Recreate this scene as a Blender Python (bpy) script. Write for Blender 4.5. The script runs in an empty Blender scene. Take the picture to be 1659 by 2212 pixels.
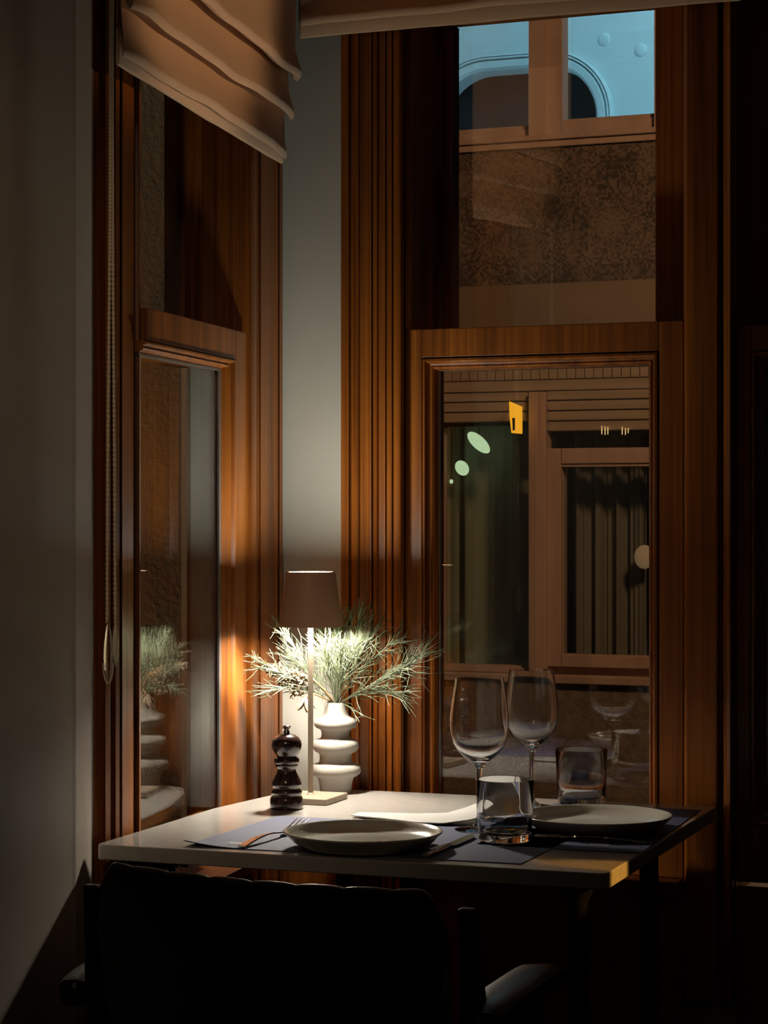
import bpy, bmesh, math, random
from mathutils import Vector, Matrix
from math import sin, cos, pi, radians, sqrt

S = bpy.context.scene
C = S.collection
random.seed(7)

# ------------------------------------------------------------------ camera
F = 4800.0; CX = 829.5; HY = 1115.0; CZ = 1.235; TZ = 0.755      # focal in px, horizon row, eye height, table height
cam = bpy.data.objects.new('camera', bpy.data.cameras.new('camera')); C.objects.link(cam)
cam.location = (0, 0, CZ); cam.rotation_euler = (pi/2, 0, 0)
cam.data.sensor_fit = 'HORIZONTAL'; cam.data.sensor_width = 36; cam.data.lens = 36*F/1659
cam.data.shift_y = (HY-1106)/1659; cam.data.clip_start = 0.05; cam.data.clip_end = 100
S.camera = cam

# ------------------------------------------------------------------ world, large lights, exposure
w = bpy.data.worlds.new('dusk'); S.world = w; w.use_nodes = True
w.node_tree.nodes['Background'].inputs[0].default_value = (0.10, 0.16, 0.30, 1)
w.node_tree.nodes['Background'].inputs[1].default_value = 0.012
S.view_settings.view_transform = 'Standard'; S.view_settings.look = 'None'
S.view_settings.exposure = 0; S.view_settings.gamma = 1; S.view_settings.use_curve_mapping = False
try:
    S.cycles.max_bounces = 24; S.cycles.transparent_max_bounces = 16; S.cycles.transmission_bounces = 22
    S.cycles.caustics_reflective = False; S.cycles.caustics_refractive = True
    S.cycles.sample_clamp_indirect = 6; S.cycles.use_denoising = True
    S.cycles.blur_glossy = 0.4
except Exception: pass

def light(name, kind, loc, target, power, col, **kw):
    l = bpy.data.lights.new(name, kind); l.energy = power; l.color = col
    for k, v in kw.items(): setattr(l, k, v)
    o = bpy.data.objects.new(name, l); C.objects.link(o); o.location = loc
    o.rotation_euler = (Vector(target)-Vector(loc)).to_track_quat('-Z', 'Y').to_euler()
    return o
light('front_fill_spot', 'SPOT', (-.42, .9, 2.35), (-.26, 3.5, 1.15), 22, (1, .74, .50), spot_size=radians(31), spot_blend=.9, shadow_soft_size=.12)  # unseen fill spot added for lampshade, table and left side
light('ceiling_fill', 'AREA', (0.9, 0.2, 2.62), (-0.3, 3.6, 1.3), .35, (1, .72, .48), shape='DISK', size=0.7)  # unseen weak fill added near the ceiling
light('side_light', 'SPOT', (2.6, 2.15, 1.62), (.326, 3.046, .745), 340, (1, .47, .08), spot_size=radians(2.2), spot_blend=.3, shadow_soft_size=.01)
light('street_light', 'AREA', (1.6, 4.9, 3.3), (1.9, 8.0, 1.3), 60.0, (1, .55, .29), shape='DISK', size=.5)
light('alley_light', 'AREA', (-.15, 4.6, 3.4), (-.8, 6.0, 1.6), .6, (.85, .9, .75), shape='DISK', size=.3)
light('upper_room_light', 'AREA', (1.6, 8.6, 4.6), (3.0, 10.4, 3.0), 62, (.42, .80, 1.0), shape='DISK', size=.7)

light('blind_fill_spot', 'SPOT', (1.92, 2.72, 1.45), (-.30, 3.52, 2.14), 62, (1, .62, .34), spot_size=radians(18), spot_blend=.6, shadow_soft_size=.05)  # unseen spot added to brighten the linen blind

# ------------------------------------------------------------------ helpers
def tag(o, label=None, cat=None, group=None, kind=None):
    if label: o['label'] = label
    if cat: o['category'] = cat
    if group: o['group'] = group
    if kind: o['kind'] = kind
    return o
def empty(name, loc=(0, 0, 0), rz=0):
    o = bpy.data.objects.new(name, None); C.objects.link(o); o.location = loc; o.rotation_euler = (0, 0, rz)
    o.empty_display_size = .05
    return o
class MB:
    def __init__(s): s.v = []; s.f = []
    def add(s, vs, fs):
        n = len(s.v); s.v += [tuple(v) for v in vs]; s.f += [tuple(i+n for i in f) for f in fs]; return s
    def build(s, name, mat, parent=None, smooth=False, bevel=0, world=False, seg=2, angle=35):
        me = bpy.data.meshes.new(name); me.from_pydata(s.v, [], s.f); me.validate()
        bm = bmesh.new(); bm.from_mesh(me); bmesh.ops.recalc_face_normals(bm, faces=bm.faces); bm.to_mesh(me); bm.free()
        o = bpy.data.objects.new(name, me); C.objects.link(o)
        if mat: me.materials.append(mat)
        if parent:
            o.parent = parent
            if world: o.matrix_parent_inverse = (Matrix.Translation(parent.location) @ parent.rotation_euler.to_matrix().to_4x4()).inverted()
        if smooth:
            me.shade_smooth()
            if angle < 180:
                try: me.set_sharp_from_angle(angle=radians(angle))
                except Exception: pass
        if bevel:
            m = o.modifiers.new('b', 'BEVEL'); m.width = bevel; m.segments = seg; m.limit_method = 'ANGLE'
        return o
    # --- shapes
    def box(s, x0, x1, y0, y1, z0, z1):
        return s.add([(x0,y0,z0),(x1,y0,z0),(x1,y1,z0),(x0,y1,z0),(x0,y0,z1),(x1,y0,z1),(x1,y1,z1),(x0,y1,z1)],
                     [(0,3,2,1),(4,5,6,7),(0,1,5,4),(1,2,6,5),(2,3,7,6),(3,0,4,7)])
    def prism(s, pts, z0, z1):
        n = len(pts); vs = [(x, y, z0) for x, y in pts]+[(x, y, z1) for x, y in pts]
        fs = [(i, (i+1) % n, n+(i+1) % n, n+i) for i in range(n)]+[tuple(range(n-1, -1, -1)), tuple(range(n, 2*n))]
        return s.add(vs, fs)
    def lathe(s, prof, seg=48, c=(0, 0, 0), cap=True):
        rings = []; vs = []; fs = []
        for r, z in prof:
            if r < 1e-7: rings.append([len(vs)]); vs.append((c[0], c[1], c[2]+z))
            else:
                rings.append(list(range(len(vs), len(vs)+seg)))
                vs += [(c[0]+r*cos(2*pi*i/seg), c[1]+r*sin(2*pi*i/seg), c[2]+z) for i in range(seg)]
        for a, b in zip(rings, rings[1:]):
            for i in range(seg):
                j = (i+1) % seg
                if len(a) == 1 and len(b) == 1: continue
                if len(a) == 1: fs.append((a[0], b[j], b[i]))
                elif len(b) == 1: fs.append((a[i], a[j], b[0]))
                else: fs.append((a[i], a[j], b[j], b[i]))
        return s.add(vs, fs)
    def tube(s, pts, rad, seg=6, cap=True):
        pts = [Vector(p) for p in pts]; n = len(pts)
        if not hasattr(rad, '__len__'): rad = [rad]*n
        vs = []; fs = []; up = Vector((0, 0, 1)); prev = None
        for i, p in enumerate(pts):
            t = (pts[min(i+1, n-1)]-pts[max(i-1, 0)])
            t = t.normalized() if t.length > 1e-9 else Vector((0, 0, 1))
            if prev is None:
                a = t.cross(up); a = t.cross(Vector((1, 0, 0))) if a.length < .1 else a
            else: a = prev-t*prev.dot(t)
            a.normalize(); prev = a; b = t.cross(a)
            for k in range(seg):
                th = 2*pi*k/seg; vs.append(p+(a*cos(th)+b*sin(th))*rad[i])
        for i in range(n-1):
            for k in range(seg):
                k2 = (k+1) % seg; fs.append((i*seg+k, i*seg+k2, (i+1)*seg+k2, (i+1)*seg+k))
        if cap: fs += [tuple(range(seg-1, -1, -1)), tuple(range((n-1)*seg, n*seg))]
        return s.add(vs, fs)
    def ellipsoid(s, c, r, seg=16, rings=10, M=None):
        vs = []; fs = []
        for j in range(1, rings):
            ph = pi*j/rings
            for i in range(seg):
                th = 2*pi*i/seg; vs.append(Vector((r[0]*sin(ph)*cos(th), r[1]*sin(ph)*sin(th), r[2]*cos(ph))))
        vs += [Vector((0, 0, r[2])), Vector((0, 0, -r[2]))]; T = len(vs)-2
        for j in range(rings-2):
            for i in range(seg):
                i2 = (i+1) % seg; fs.append((j*seg+i, (j+1)*seg+i, (j+1)*seg+i2, j*seg+i2))
        for i in range(seg):
            i2 = (i+1) % seg; fs.append((T, i, i2)); fs.append((T+1, (rings-2)*seg+i2, (rings-2)*seg+i))
        if M: vs = [M @ v for v in vs]
        return s.add([v+Vector(c) for v in vs], fs)
    def grid(s, fn, nu, nv, thick=0, closed=False):
        vs = [Vector(fn(i/nu, j/nv)) for j in range(nv+1) for i in range(nu+1)]
        idx = lambda i, j: j*(nu+1)+i
        fs = [(idx(i, j), idx(i+1, j), idx(i+1, j+1), idx(i, j+1)) for j in range(nv) for i in range(nu)]
        if thick:
            N = len(vs); low = [v-Vector((0, 0, thick)) for v in vs]
            fs2 = [tuple(reversed([k+N for k in f])) for f in fs]
            rim = [idx(i, 0) for i in range(nu+1)]+[idx(nu, j) for j in range(1, nv+1)]+[idx(i, nv) for i in range(nu-1, -1, -1)]+[idx(0, j) for j in range(nv-1, 0, -1)]
            fs3 = [(rim[k], rim[(k+1) % len(rim)], rim[(k+1) % len(rim)]+N, rim[k]+N) for k in range(len(rim))]
            return s.add(vs+low, fs+fs2+fs3)
        return s.add(vs, fs)

def lin(c): return tuple(((x/255)/12.92 if x/255 <= .04045 else ((x/255+.055)/1.055)**2.4) for x in c)
def mat(name, col, rough=.5, metal=0, bump=None, var=None, coat=0, spec=None, emit=None, trans=0, ior=1.45, alpha=None, sheen=0):
    """col linear rgb; var=(col2, scale xyz, detail); bump=(scale xyz, strength, distance)"""
    m = bpy.data.materials.new(name); m.use_nodes = True; nt = m.node_tree; b = nt.nodes['Principled BSDF']
    b.inputs['Base Color'].default_value = (*col, 1); b.inputs['Roughness'].default_value = rough; b.inputs['Metallic'].default_value = metal
    b.inputs['Coat Weight'].default_value = coat; b.inputs['Coat Roughness'].default_value = .15
    b.inputs['IOR'].default_value = ior; b.inputs['Transmission Weight'].default_value = trans
    b.inputs['Sheen Weight'].default_value = sheen
    if spec is not None: b.inputs['Specular IOR Level'].default_value = spec
    if emit: b.inputs['Emission Color'].default_value = (*emit[0], 1); b.inputs['Emission Strength'].default_value = emit[1]
    tc = nt.nodes.new('ShaderNodeTexCoord')
    def noise(scale, detail=4, rgh=.6):
        mp = nt.nodes.new('ShaderNodeMapping'); mp.inputs['Scale'].default_value = scale
        nt.links.new(tc.outputs['Object'], mp.inputs[0])
        n = nt.nodes.new('ShaderNodeTexNoise'); n.inputs['Scale'].default_value = 1; n.inputs['Detail'].default_value = detail; n.inputs['Roughness'].default_value = rgh
        nt.links.new(mp.outputs[0], n.inputs[0]); return n
    if var:
        n = noise(var[1], var[2] if len(var) > 2 else 4)
        r = nt.nodes.new('ShaderNodeValToRGB'); r.color_ramp.elements[0].position = .35; r.color_ramp.elements[1].position = .68
        r.color_ramp.elements[0].color = (*col, 1); r.color_ramp.elements[1].color = (*var[0], 1)
        nt.links.new(n.outputs['Fac'], r.inputs[0]); nt.links.new(r.outputs[0], b.inputs['Base Color'])
    if bump:
        n = noise(bump[0]); bp = nt.nodes.new('ShaderNodeBump'); bp.inputs['Strength'].default_value = bump[1]; bp.inputs['Distance'].default_value = bump[2]
        nt.links.new(n.outputs['Fac'], bp.inputs['Height']); nt.links.new(bp.outputs[0], b.inputs['Normal'])
    return m
def pane_mat(name, tint=(1, 1, 1), f0=.045):
    m = bpy.data.materials.new(name); m.use_nodes = True; nt = m.node_tree; nt.nodes.clear()
    N = nt.nodes.new; L = nt.links.new
    out = N('ShaderNodeOutputMaterial'); mix = N('ShaderNodeMixShader'); tr = N('ShaderNodeBsdfTransparent'); gl = N('ShaderNodeBsdfGlossy')
    tr.inputs[0].default_value = (*tint, 1); gl.inputs['Roughness'].default_value = 0.0
    g = N('ShaderNodeNewGeometry'); d = N('ShaderNodeVectorMath'); d.operation = 'DOT_PRODUCT'
    L(g.outputs['Incoming'], d.inputs[0]); L(g.outputs['Normal'], d.inputs[1])
    a = N('ShaderNodeMath'); a.operation = 'ABSOLUTE'; L(d.outputs['Value'], a.inputs[0])
    s1 = N('ShaderNodeMath'); s1.operation = 'SUBTRACT'; s1.inputs[0].default_value = 1; L(a.outputs[0], s1.inputs[1])
    p = N('ShaderNodeMath'); p.operation = 'POWER'; L(s1.outputs[0], p.inputs[0]); p.inputs[1].default_value = 5
    q = N('ShaderNodeMath'); q.operation = 'MULTIPLY_ADD'; L(p.outputs[0], q.inputs[0]); q.inputs[1].default_value = 1-f0; q.inputs[2].default_value = f0
    L(q.outputs[0], mix.inputs[0]); L(tr.outputs[0], mix.inputs[1]); L(gl.outputs[0], mix.inputs[2]); L(mix.outputs[0], out.inputs[0])
    return m
def emis(name, col, st):
    m = bpy.data.materials.new(name); m.use_nodes = True; nt = m.node_tree; nt.nodes.clear()
    o = nt.nodes.new('ShaderNodeOutputMaterial'); e = nt.nodes.new('ShaderNodeEmission'); e.inputs[0].default_value = (*col, 1); e.inputs[1].default_value = st
    nt.links.new(e.outputs[0], o.inputs[0]); return m

def wood_mat(name, dark, light_, rough=.32, scale=1.0, coat=.25):
    m = bpy.data.materials.new(name); m.use_nodes = True; nt = m.node_tree; b = nt.nodes['Principled BSDF']; N = nt.nodes.new; L = nt.links.new
    tc = N('ShaderNodeTexCoord')
    def nz(sc, det, src=None):
        mp = N('ShaderNodeMapping'); mp.inputs['Scale'].default_value = sc; L(tc.outputs['Object'], mp.inputs[0])
        n = N('ShaderNodeTexNoise'); n.inputs['Scale'].default_value = 1; n.inputs['Detail'].default_value = det; n.inputs['Roughness'].default_value = .65
        L(mp.outputs[0], n.inputs[0]); return n
    n1 = nz((140*scale, 140*scale, 1.6), 5); n2 = nz((26*scale, 26*scale, .7), 3)
    mx = N('ShaderNodeMix'); mx.inputs[0].default_value = .5; L(n1.outputs['Fac'], mx.inputs[2]); L(n2.outputs['Fac'], mx.inputs[3])
    r = N('ShaderNodeValToRGB'); e = r.color_ramp.elements; e[0].position = .36; e[1].position = .64; e[0].color = (*dark, 1); e[1].color = (*light_, 1)
    L(mx.outputs[0], r.inputs[0]); L(r.outputs[0], b.inputs['Base Color'])
    b.inputs['Roughness'].default_value = rough; b.inputs['Coat Weight'].default_value = coat; b.inputs['Coat Roughness'].default_value = .2
    bp = N('ShaderNodeBump'); bp.inputs['Strength'].default_value = .12; bp.inputs['Distance'].default_value = .001
    L(n1.outputs['Fac'], bp.inputs['Height']); L(bp.outputs[0], b.inputs['Normal'])
    return m

# ------------------------------------------------------------------ materials
M = {}
M['wood'] = wood_mat('varnished_wood', (.125, .031, .004), (.44, .138, .015), .40, 1.0, .15)
M['ledge'] = wood_mat('pale_ledge_wood', (.42, .22, .15), (.62, .38, .28))
M['plaster'] = mat('grey_plaster', (.52, .53, .48), .85, bump=((160, 160, 160), .15, .001), var=((.56, .56, .51), (5, 5, 5)))
M['plaster_dim'] = mat('grey_plaster_left', (.54, .465, .38), .5, bump=((90, 90, 90), .12, .001), var=((.60, .52, .43), (4, 4, 4)))
M['ceiling'] = mat('ceiling_paint', (.35, .33, .3), .9)
M['floor'] = wood_mat('floor_boards', (.05, .03, .02), (.12, .07, .045))
M['pane'] = pane_mat('window_glass', (.93, .95, .93), .12)
M['alu'] = mat('spacer_metal', (.45, .45, .44), .35, .9)
M['rubber'] = mat('black_gasket', (.012, .012, .012), .5)
M['top'] = mat('cream_stone_tabletop', (.46, .435, .395), .16, var=((.51, .48, .44), (60, 60, 60), 6), coat=.3)
M['iron'] = mat('dark_iron', (.012, .011, .010), .4, .5)
M['bronze'] = mat('tarnished_metal', (.36, .31, .24), .35, .9, bump=((90, 90, 90), .8, .004))
M['shade'] = mat('taupe_painted_metal', (.62, .36, .22), .5)
M['shade_in'] = mat('white_inner_shade', (.8, .8, .8), .6)
M['lampbody'] = mat('sand_painted_metal', (.34, .27, .20), .45)
M['led_down'] = emis('lamp_diffuser_glow', (1, .91, .77), 1000)
M['led_up'] = emis('lamp_top_glow', (.98, .98, .84), 205)
M['vase'] = mat('matt_white_ceramic', (.34, .32, .285), .75, bump=((400, 400, 400), .2, .0008))
M['mill'] = mat('dark_lacquered_wood', (.028, .012, .010), .16, coat=.8)
M['chrome'] = mat('polished_steel', (.72, .68, .66), .16, 1)
M['glass'] = mat('clear_glass', (1, 1, 1), 0.0, trans=1, ior=1.45)
M['plate'] = mat('beige_glazed_stoneware', (.45, .42, .34), .14, coat=.6, var=((.50, .47, .39), (240, 240, 240), 2))
M['plate2'] = mat('cream_glazed_stoneware', (.58, .53, .44), .16, coat=.5, var=((.62, .57, .48), (240, 240, 240), 2))
M['mat'] = mat('slate_blue_paper_mat', (.075, .083, .15), .75, bump=((700, 700, 700), .35, .0006), var=((.095, .105, .18), (300, 300, 300)))
M['matw'] = mat('white_print', (.80, .80, .80), .6)
M['napkin'] = mat('white_napkin_paper', (.50, .485, .455), .85, bump=((200, 200, 200), .1, .0006))
M['blind'] = mat('beige_linen', (.66, .42, .25), .9, sheen=.3, bump=((900, 900, 900), .4, .0005), var=((.66, .48, .33), (500, 500, 500)))
M['cord'] = mat('beige_cord', (.85, .72, .52), .6)
M['clear'] = mat('clear_plastic', (.95, .93, .88), .05, trans=1, ior=1.4)
M['cream'] = mat('cream_plastic', (.92, .82, .62), .4)
M['leather'] = mat('black_leather', (.014, .012, .010), .34, coat=.1, bump=((260, 260, 260), .25, .001))
M['green'] = mat('pale_green_branch', (.12, .15, .085), .6, var=((.20, .23, .145), (60, 60, 60)))
M['dry'] = mat('dried_cream_petals', (.25, .20, .14), .8, var=((.20, .13, .07), (160, 160, 160)))
M['drystem'] = mat('dried_orange_stem', (.55, .32, .15), .7)
# outside
M['stucco'] = mat('grey_stucco', (.30, .30, .24), .9, bump=((70, 70, 70), .5, .008), var=((.34, .34, .28), (30, 30, 30)))
M['band'] = mat('smooth_facade_render', (.25, .18, .115), .9, var=((.20, .14, .085), (.8, .8, 6)))
M['fwood'] = mat('weathered_facade_wood', (.52, .37, .29), .7, var=((.40, .26, .19), (8, 8, 1.2)))
M['fwood2'] = mat('shutter_wood', (.44, .34, .25), .75, var=((.33, .24, .16), (1.2, 1.2, 30)))
M['rough'] = mat('rough_stone_render', (.22, .17, .13), .95, bump=((60, 60, 60), .6, .008), var=((.13, .10, .07), (30, 30, 30)))
M['curtain'] = mat('grey_green_curtain', (.42, .46, .34), .9)
M['curtain2'] = mat('brown_grey_curtain', (.36, .32, .28), .9)
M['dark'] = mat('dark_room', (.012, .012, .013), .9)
M['blue'] = mat('pale_painted_panel', (.78, .86, .90), .6)
M['glow'] = emis('reflected_lamp_glow', (.80, 1, .62), 1.1)
M['amber'] = emis('amber_glint_glow', (1, .42, .02), 1.15)
M['flame_reflection'] = emis('flame_reflection_glow', (1, .62, .25), 1.0)
M['globe'] = mat('warm_globe', (.6, .4, .25), .6, emit=((.55, .34, .18), .32))
M['street'] = mat('asphalt', (.04, .04, .04), .9)
# mosaic wall: small square tesserae, too small in the photo to pick apart
def mosaic():
    m = bpy.data.materials.new('small_mosaic_render'); m.use_nodes = True; nt = m.node_tree; b = nt.nodes['Principled BSDF']; N = nt.nodes.new; L = nt.links.new
    tc = N('ShaderNodeTexCoord'); mp = N('ShaderNodeMapping'); mp.inputs['Rotation'].default_value = (0, 0, radians(22.03)); L(tc.outputs['Object'], mp.inputs[0])
    sn = N('ShaderNodeVectorMath'); sn.operation = 'SNAP'; sn.inputs[1].default_value = (.0085, 10, .0085); L(mp.outputs[0], sn.inputs[0])
    wn = N('ShaderNodeTexWhiteNoise'); L(sn.outputs[0], wn.inputs['Vector'])
    big = N('ShaderNodeTexNoise'); big.inputs['Scale'].default_value = 7; big.inputs['Detail'].default_value = 8; L(mp.outputs[0], big.inputs[0])
    ad = N('ShaderNodeMath'); ad.operation = 'MULTIPLY_ADD'; L(wn.outputs['Value'], ad.inputs[0]); ad.inputs[1].default_value = .42; L(big.outputs['Fac'], ad.inputs[2])
    r = N('ShaderNodeValToRGB'); e = r.color_ramp.elements; e[0].position = .52; e[1].position = .92; e[0].color = (.19, .13, .09, 1); e[1].color = (.045, .032, .022, 1)
    L(ad.outputs[0], r.inputs[0]); L(r.outputs[0], b.inputs['Base Color']); b.inputs['Roughness'].default_value = .8
    bp = N('ShaderNodeBump'); bp.inputs['Strength'].default_value = .5; bp.inputs['Distance'].default_value = .004; L(ad.outputs[0], bp.inputs['Height']); L(bp.outputs[0], b.inputs['Normal'])
    return m
M['mosaic'] = mosaic()

# ------------------------------------------------------------------ frames of reference
def K(px): return (px-CX)/F
def onz(px, py, z):
    D = (CZ-z)*F/(py-HY); return Vector((K(px)*D, D, z))
# right window wall: e along it, n outwards, v measured into the room from the glass
n_ = Vector((.375, .927, 0)).normalized(); e_ = Vector((n_.y, -n_.x, 0)); G0 = Vector((.33, 3.88, 0)); cR = G0.dot(n_)
def RD(px, v): return (cR-v)/(n_.x*K(px)+n_.y)
def Ru(px, v):
    D = RD(px, v); return (Vector((K(px)*D, D, 0))-G0).dot(e_)
def R(u, v, z): p = G0+e_*u-n_*v; return (p.x, p.y, z)
def Rz(px, py, v): return CZ+(HY-py)/F*RD(px, v)
# left window wall: a along it (away from the camera), m outwards, w into the room
TA = radians(14.5); a_ = Vector((sin(TA), cos(TA), 0)); m_ = Vector((-cos(TA), sin(TA), 0)); H0 = Vector((-.378, 3.43, 0)); cL = H0.dot(m_)
def LD(px, w_): return (cL-w_)/(m_.x*K(px)+m_.y)
def Ls(px, w_):
    D = LD(px, w_); return (Vector((K(px)*D, D, 0))-H0).dot(a_)
def L_(s, w_, z): p = H0+a_*s-m_*w_; return (p.x, p.y, z)

def wprism(mb, T, poly, z0, z1):
    """closed plan polygon [(u,v)] extruded in height, placed by T"""
    n = len(poly); vs = [T(u, v, z0) for u, v in poly]+[T(u, v, z1) for u, v in poly]
    return mb.add(vs, [(i, (i+1) % n, n+(i+1) % n, n+i) for i in range(n)]+[tuple(range(n-1, -1, -1)), tuple(range(n, 2*n))])
def wbox(mb, T, u0, u1, v0, v1, z0, z1): return wprism(mb, T, [(u0, v0), (u1, v0), (u1, v1), (u0, v1)], z0, z1)
def mitre(mb, T, u0, u1, z0, z1, prof):
    """frame swept around a rectangle; prof = closed loop of (inset, v)"""
    n = len(prof); vs = []
    for (cu, cz, su, sz) in ((u0, z0, 1, 1), (u1, z0, -1, 1), (u1, z1, -1, -1), (u0, z1, 1, -1)):
        for i_, v in prof: vs.append(T(cu+su*i_, v, cz+sz*i_))
    fs = []
    for k in range(4):
        k2 = (k+1) % 4
        for i in range(n):
            j = (i+1) % n; fs.append((k*n+i, k*n+j, k2*n+j, k2*n+i))
    return mb.add(vs, fs)

# ------------------------------------------------------------------ room shell
def st(o): o['kind'] = 'structure'; return o
zc = 2.75
mb = MB().box(-3.0, 3.6, -2.6, 4.6, -.06, 0); st(mb.build('floor', M['floor']))
mb = MB().box(-3.0, 3.6, -2.6, 4.6, zc, zc+.06); st(mb.build('ceiling', M['ceiling']))
# left plaster wall: runs from the window towards and past the camera; return into the window reveal
pA = Vector((K(155)*3.16, 3.16)); pB = Vector((K(204)*3.30, 3.30)); d_ = Vector((-sin(TA), -cos(TA)))
pts = [pB, pA+Vector((0.004, .012)), pA, pA+d_*.03, pA+d_*5.8, pA+d_*5.8+Vector((-.12, 0)), pA+Vector((-.14, .15))]
mb = MB().prism([(p.x, p.y) for p in pts], 0, zc); o = st(mb.build('wall_left', M['plaster_dim'], bevel=.006))
# wall with the right window: plaster strip in the corner, part below and above
uC0 = Ru(560, .02); uC1 = Ru(745, .02)
mb = MB(); wbox(mb, R, uC0-.12, uC1+.01, -.10, .02, 0, zc); st(mb.build('wall_corner', M['plaster']))
mb = MB(); wbox(mb, R, uC1+.012, 3.35, -.10, .02, 2.16, zc); wbox(mb, R, uC1+.012, 3.35, -.10, .02, 0, .60); wbox(mb, R, Ru(1700, .02), 3.35, -.10, .02, .60, 2.16); st(mb.build('wall_right', M['plaster']))
mb = MB(); wbox(mb, L_, -.12, .66, -.10, -.005, 2.16, zc); wbox(mb, L_, -.12, .66, -.10, -.005, 0, .40); st(mb.build('wall_window_side', M['plaster']))
mb = MB().box(-2.2, 3.5, -2.5, -2.4, 0, zc); st(mb.build('wall_back', M['plaster_dim']))
mb = MB().box(3.30, 3.42, -2.39, 2.45, 0, zc); st(mb.build('wall_side', M['plaster_dim']))

# ------------------------------------------------------------------ right window (window_2)
Wd = M['wood']
win = st(empty('window_2', R(Ru(1180, .03), 0, 0)))
def part(mb, name, m_at, parent, **k):
    return mb.build(name, m_at, parent, world=True, **k)
ZT, ZB = 2.14, .62
# fluted casing, px across -> depth
cas = [(736,.020),(736.5,.062),(753,.064),(755,.052),(757,.052),(759,.066),(766,.072),(774,.068),(778,.058),(796,.050),(799,.060),(802,.060),(804,.048),(806,.056),(814,.060),(818,.052),(832,.052),(834,.045),(836,.052),(846,.054),(848,.046),(851,.056),(860,.058),(863,.064),(866,.062),(867,.052),(871,.050),(873,.028)]
poly = [(Ru(px, v), v) for px, v in cas]; poly += [(poly[-1][0], -.10), (poly[0][0]+.004, -.10), (poly[0][0]+.004, .019)]
poly[0] = (poly[0][0]+.004, .021)
mb = MB(); wprism(mb, R, poly, ZB-.2, ZT); part(mb, 'casing', Wd, win)
# lower sash
def sash_right(u0, u1, z0, z1, gu0, gu1, gz0, gz1, vf=.034):
    """flat frame, moulded bead and pane"""
    s_ = MB()
    wbox(s_, R, u0, gu0-.024, -.03, vf, z0, z1); wbox(s_, R, gu1+.024, u1, -.03, vf, z0, z1)
    wbox(s_, R, gu0-.024, gu1+.024, -.03, vf, gz1+.022, z1); wbox(s_, R, gu0-.024, gu1+.024, -.03, vf, z0, gz0-.022)
    part(s_, 'sash', Wd, win, bevel=.0015)
    b_ = MB()
    mitre(b_, R, gu0-.0235, gu1+.0235, gz0-.0215, gz1+.0215, [(0, -.02), (0, vf-.008), (.002, vf+.002), (.006, vf+.003), (.009, vf-.004), (.0105, vf-.010), (.013, vf-.011), (.016, vf-.009), (.019, vf-.013), (.0205, vf-.020), (.0215, vf-.024), (.0215, -.02)])
    part(b_, 'glazing_bead', Wd, win)
    g_ = MB(); mitre(g_, R, gu0-.0015, gu1+.0015, gz0-.0015, gz1+.0015, [(0, .002), (0, .0055), (.0022, .0055), (.0022, .002)]); part(g_, 'spacer_strip', M['alu'], win)
    p_ = MB(); wbox(p_, R, gu0-.006, gu1+.006, -.0025, .0015, gz0-.006, gz1+.006); part(p_, 'pane', M['pane'], win)
zr1 = Rz(1150, 703, .034)                      # top of the transom rail
gz1 = Rz(955, 801, .006)
u0 = Ru(879, .034); u1 = Ru(1476, .034)
sash_right(u0, u1, ZB, zr1, Ru(952, .002), Ru(1404, .002), .735, gz1)
mb = MB(); wbox(mb, R, u0-.012, u0-.0005, -.08, .018, ZB, zr1); part(mb, 'jamb', M['wood'], win)
# transom: deep reveals, thin frame, pane set back
vt = -.125
mb = MB()
wbox(mb, R, Ru(874, .03), Ru(874, .03)+.012, vt, .026, zr1+.001, ZT)            # left reveal
wbox(mb, R, Ru(1478, .03)-.002, Ru(1478, .03)+.012, vt, .026, zr1+.001, ZT)
wbox(mb, R, Ru(874, .03), Ru(1478, .03)+.012, vt, .026, zr1-.03, zr1-.0005) if False else None
part(mb, 'reveal', Wd, win)
ul = Ru(978, vt+.004); ur = Ru(1420, vt+.004)
mb = MB()
wbox(mb, R, Ru(874, .03)-.001, ul-.012, vt-.03, vt+.012, zr1-.04, ZT)
wprism(mb, R, [(ul-.012, vt-.03), (ul-.012, vt+.02), (ul-.008, vt+.024), (ul-.004, vt+.014), (ul, vt+.010), (ul, vt-.03)], zr1-.04, ZT)
wbox(mb, R, ur, Ru(1478, .03)+.02, vt-.03, vt+.016, zr1-.04, ZT)
wbox(mb, R, ul, ur, vt-.03, vt+.01, zr1-.06, zr1-.008)
part(mb, 'transom_frame', Wd, win)
mb = MB(); wbox(mb, R, ul-.004, ur+.004, vt-.004, vt, zr1-.04, ZT); part(mb, 'pane', M['pane'], win)
mb = MB(); wbox(mb, R, u0, u1, vt+.012, -.031, zr1-.03, zr1); part(mb, 'transom_rail', Wd, win)
mb = MB(); wbox(mb, R, Ru(874, .03), Ru(1478, .03), -.14, .035, ZT-.001, ZT+.06); part(mb, 'head', Wd, win)
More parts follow.
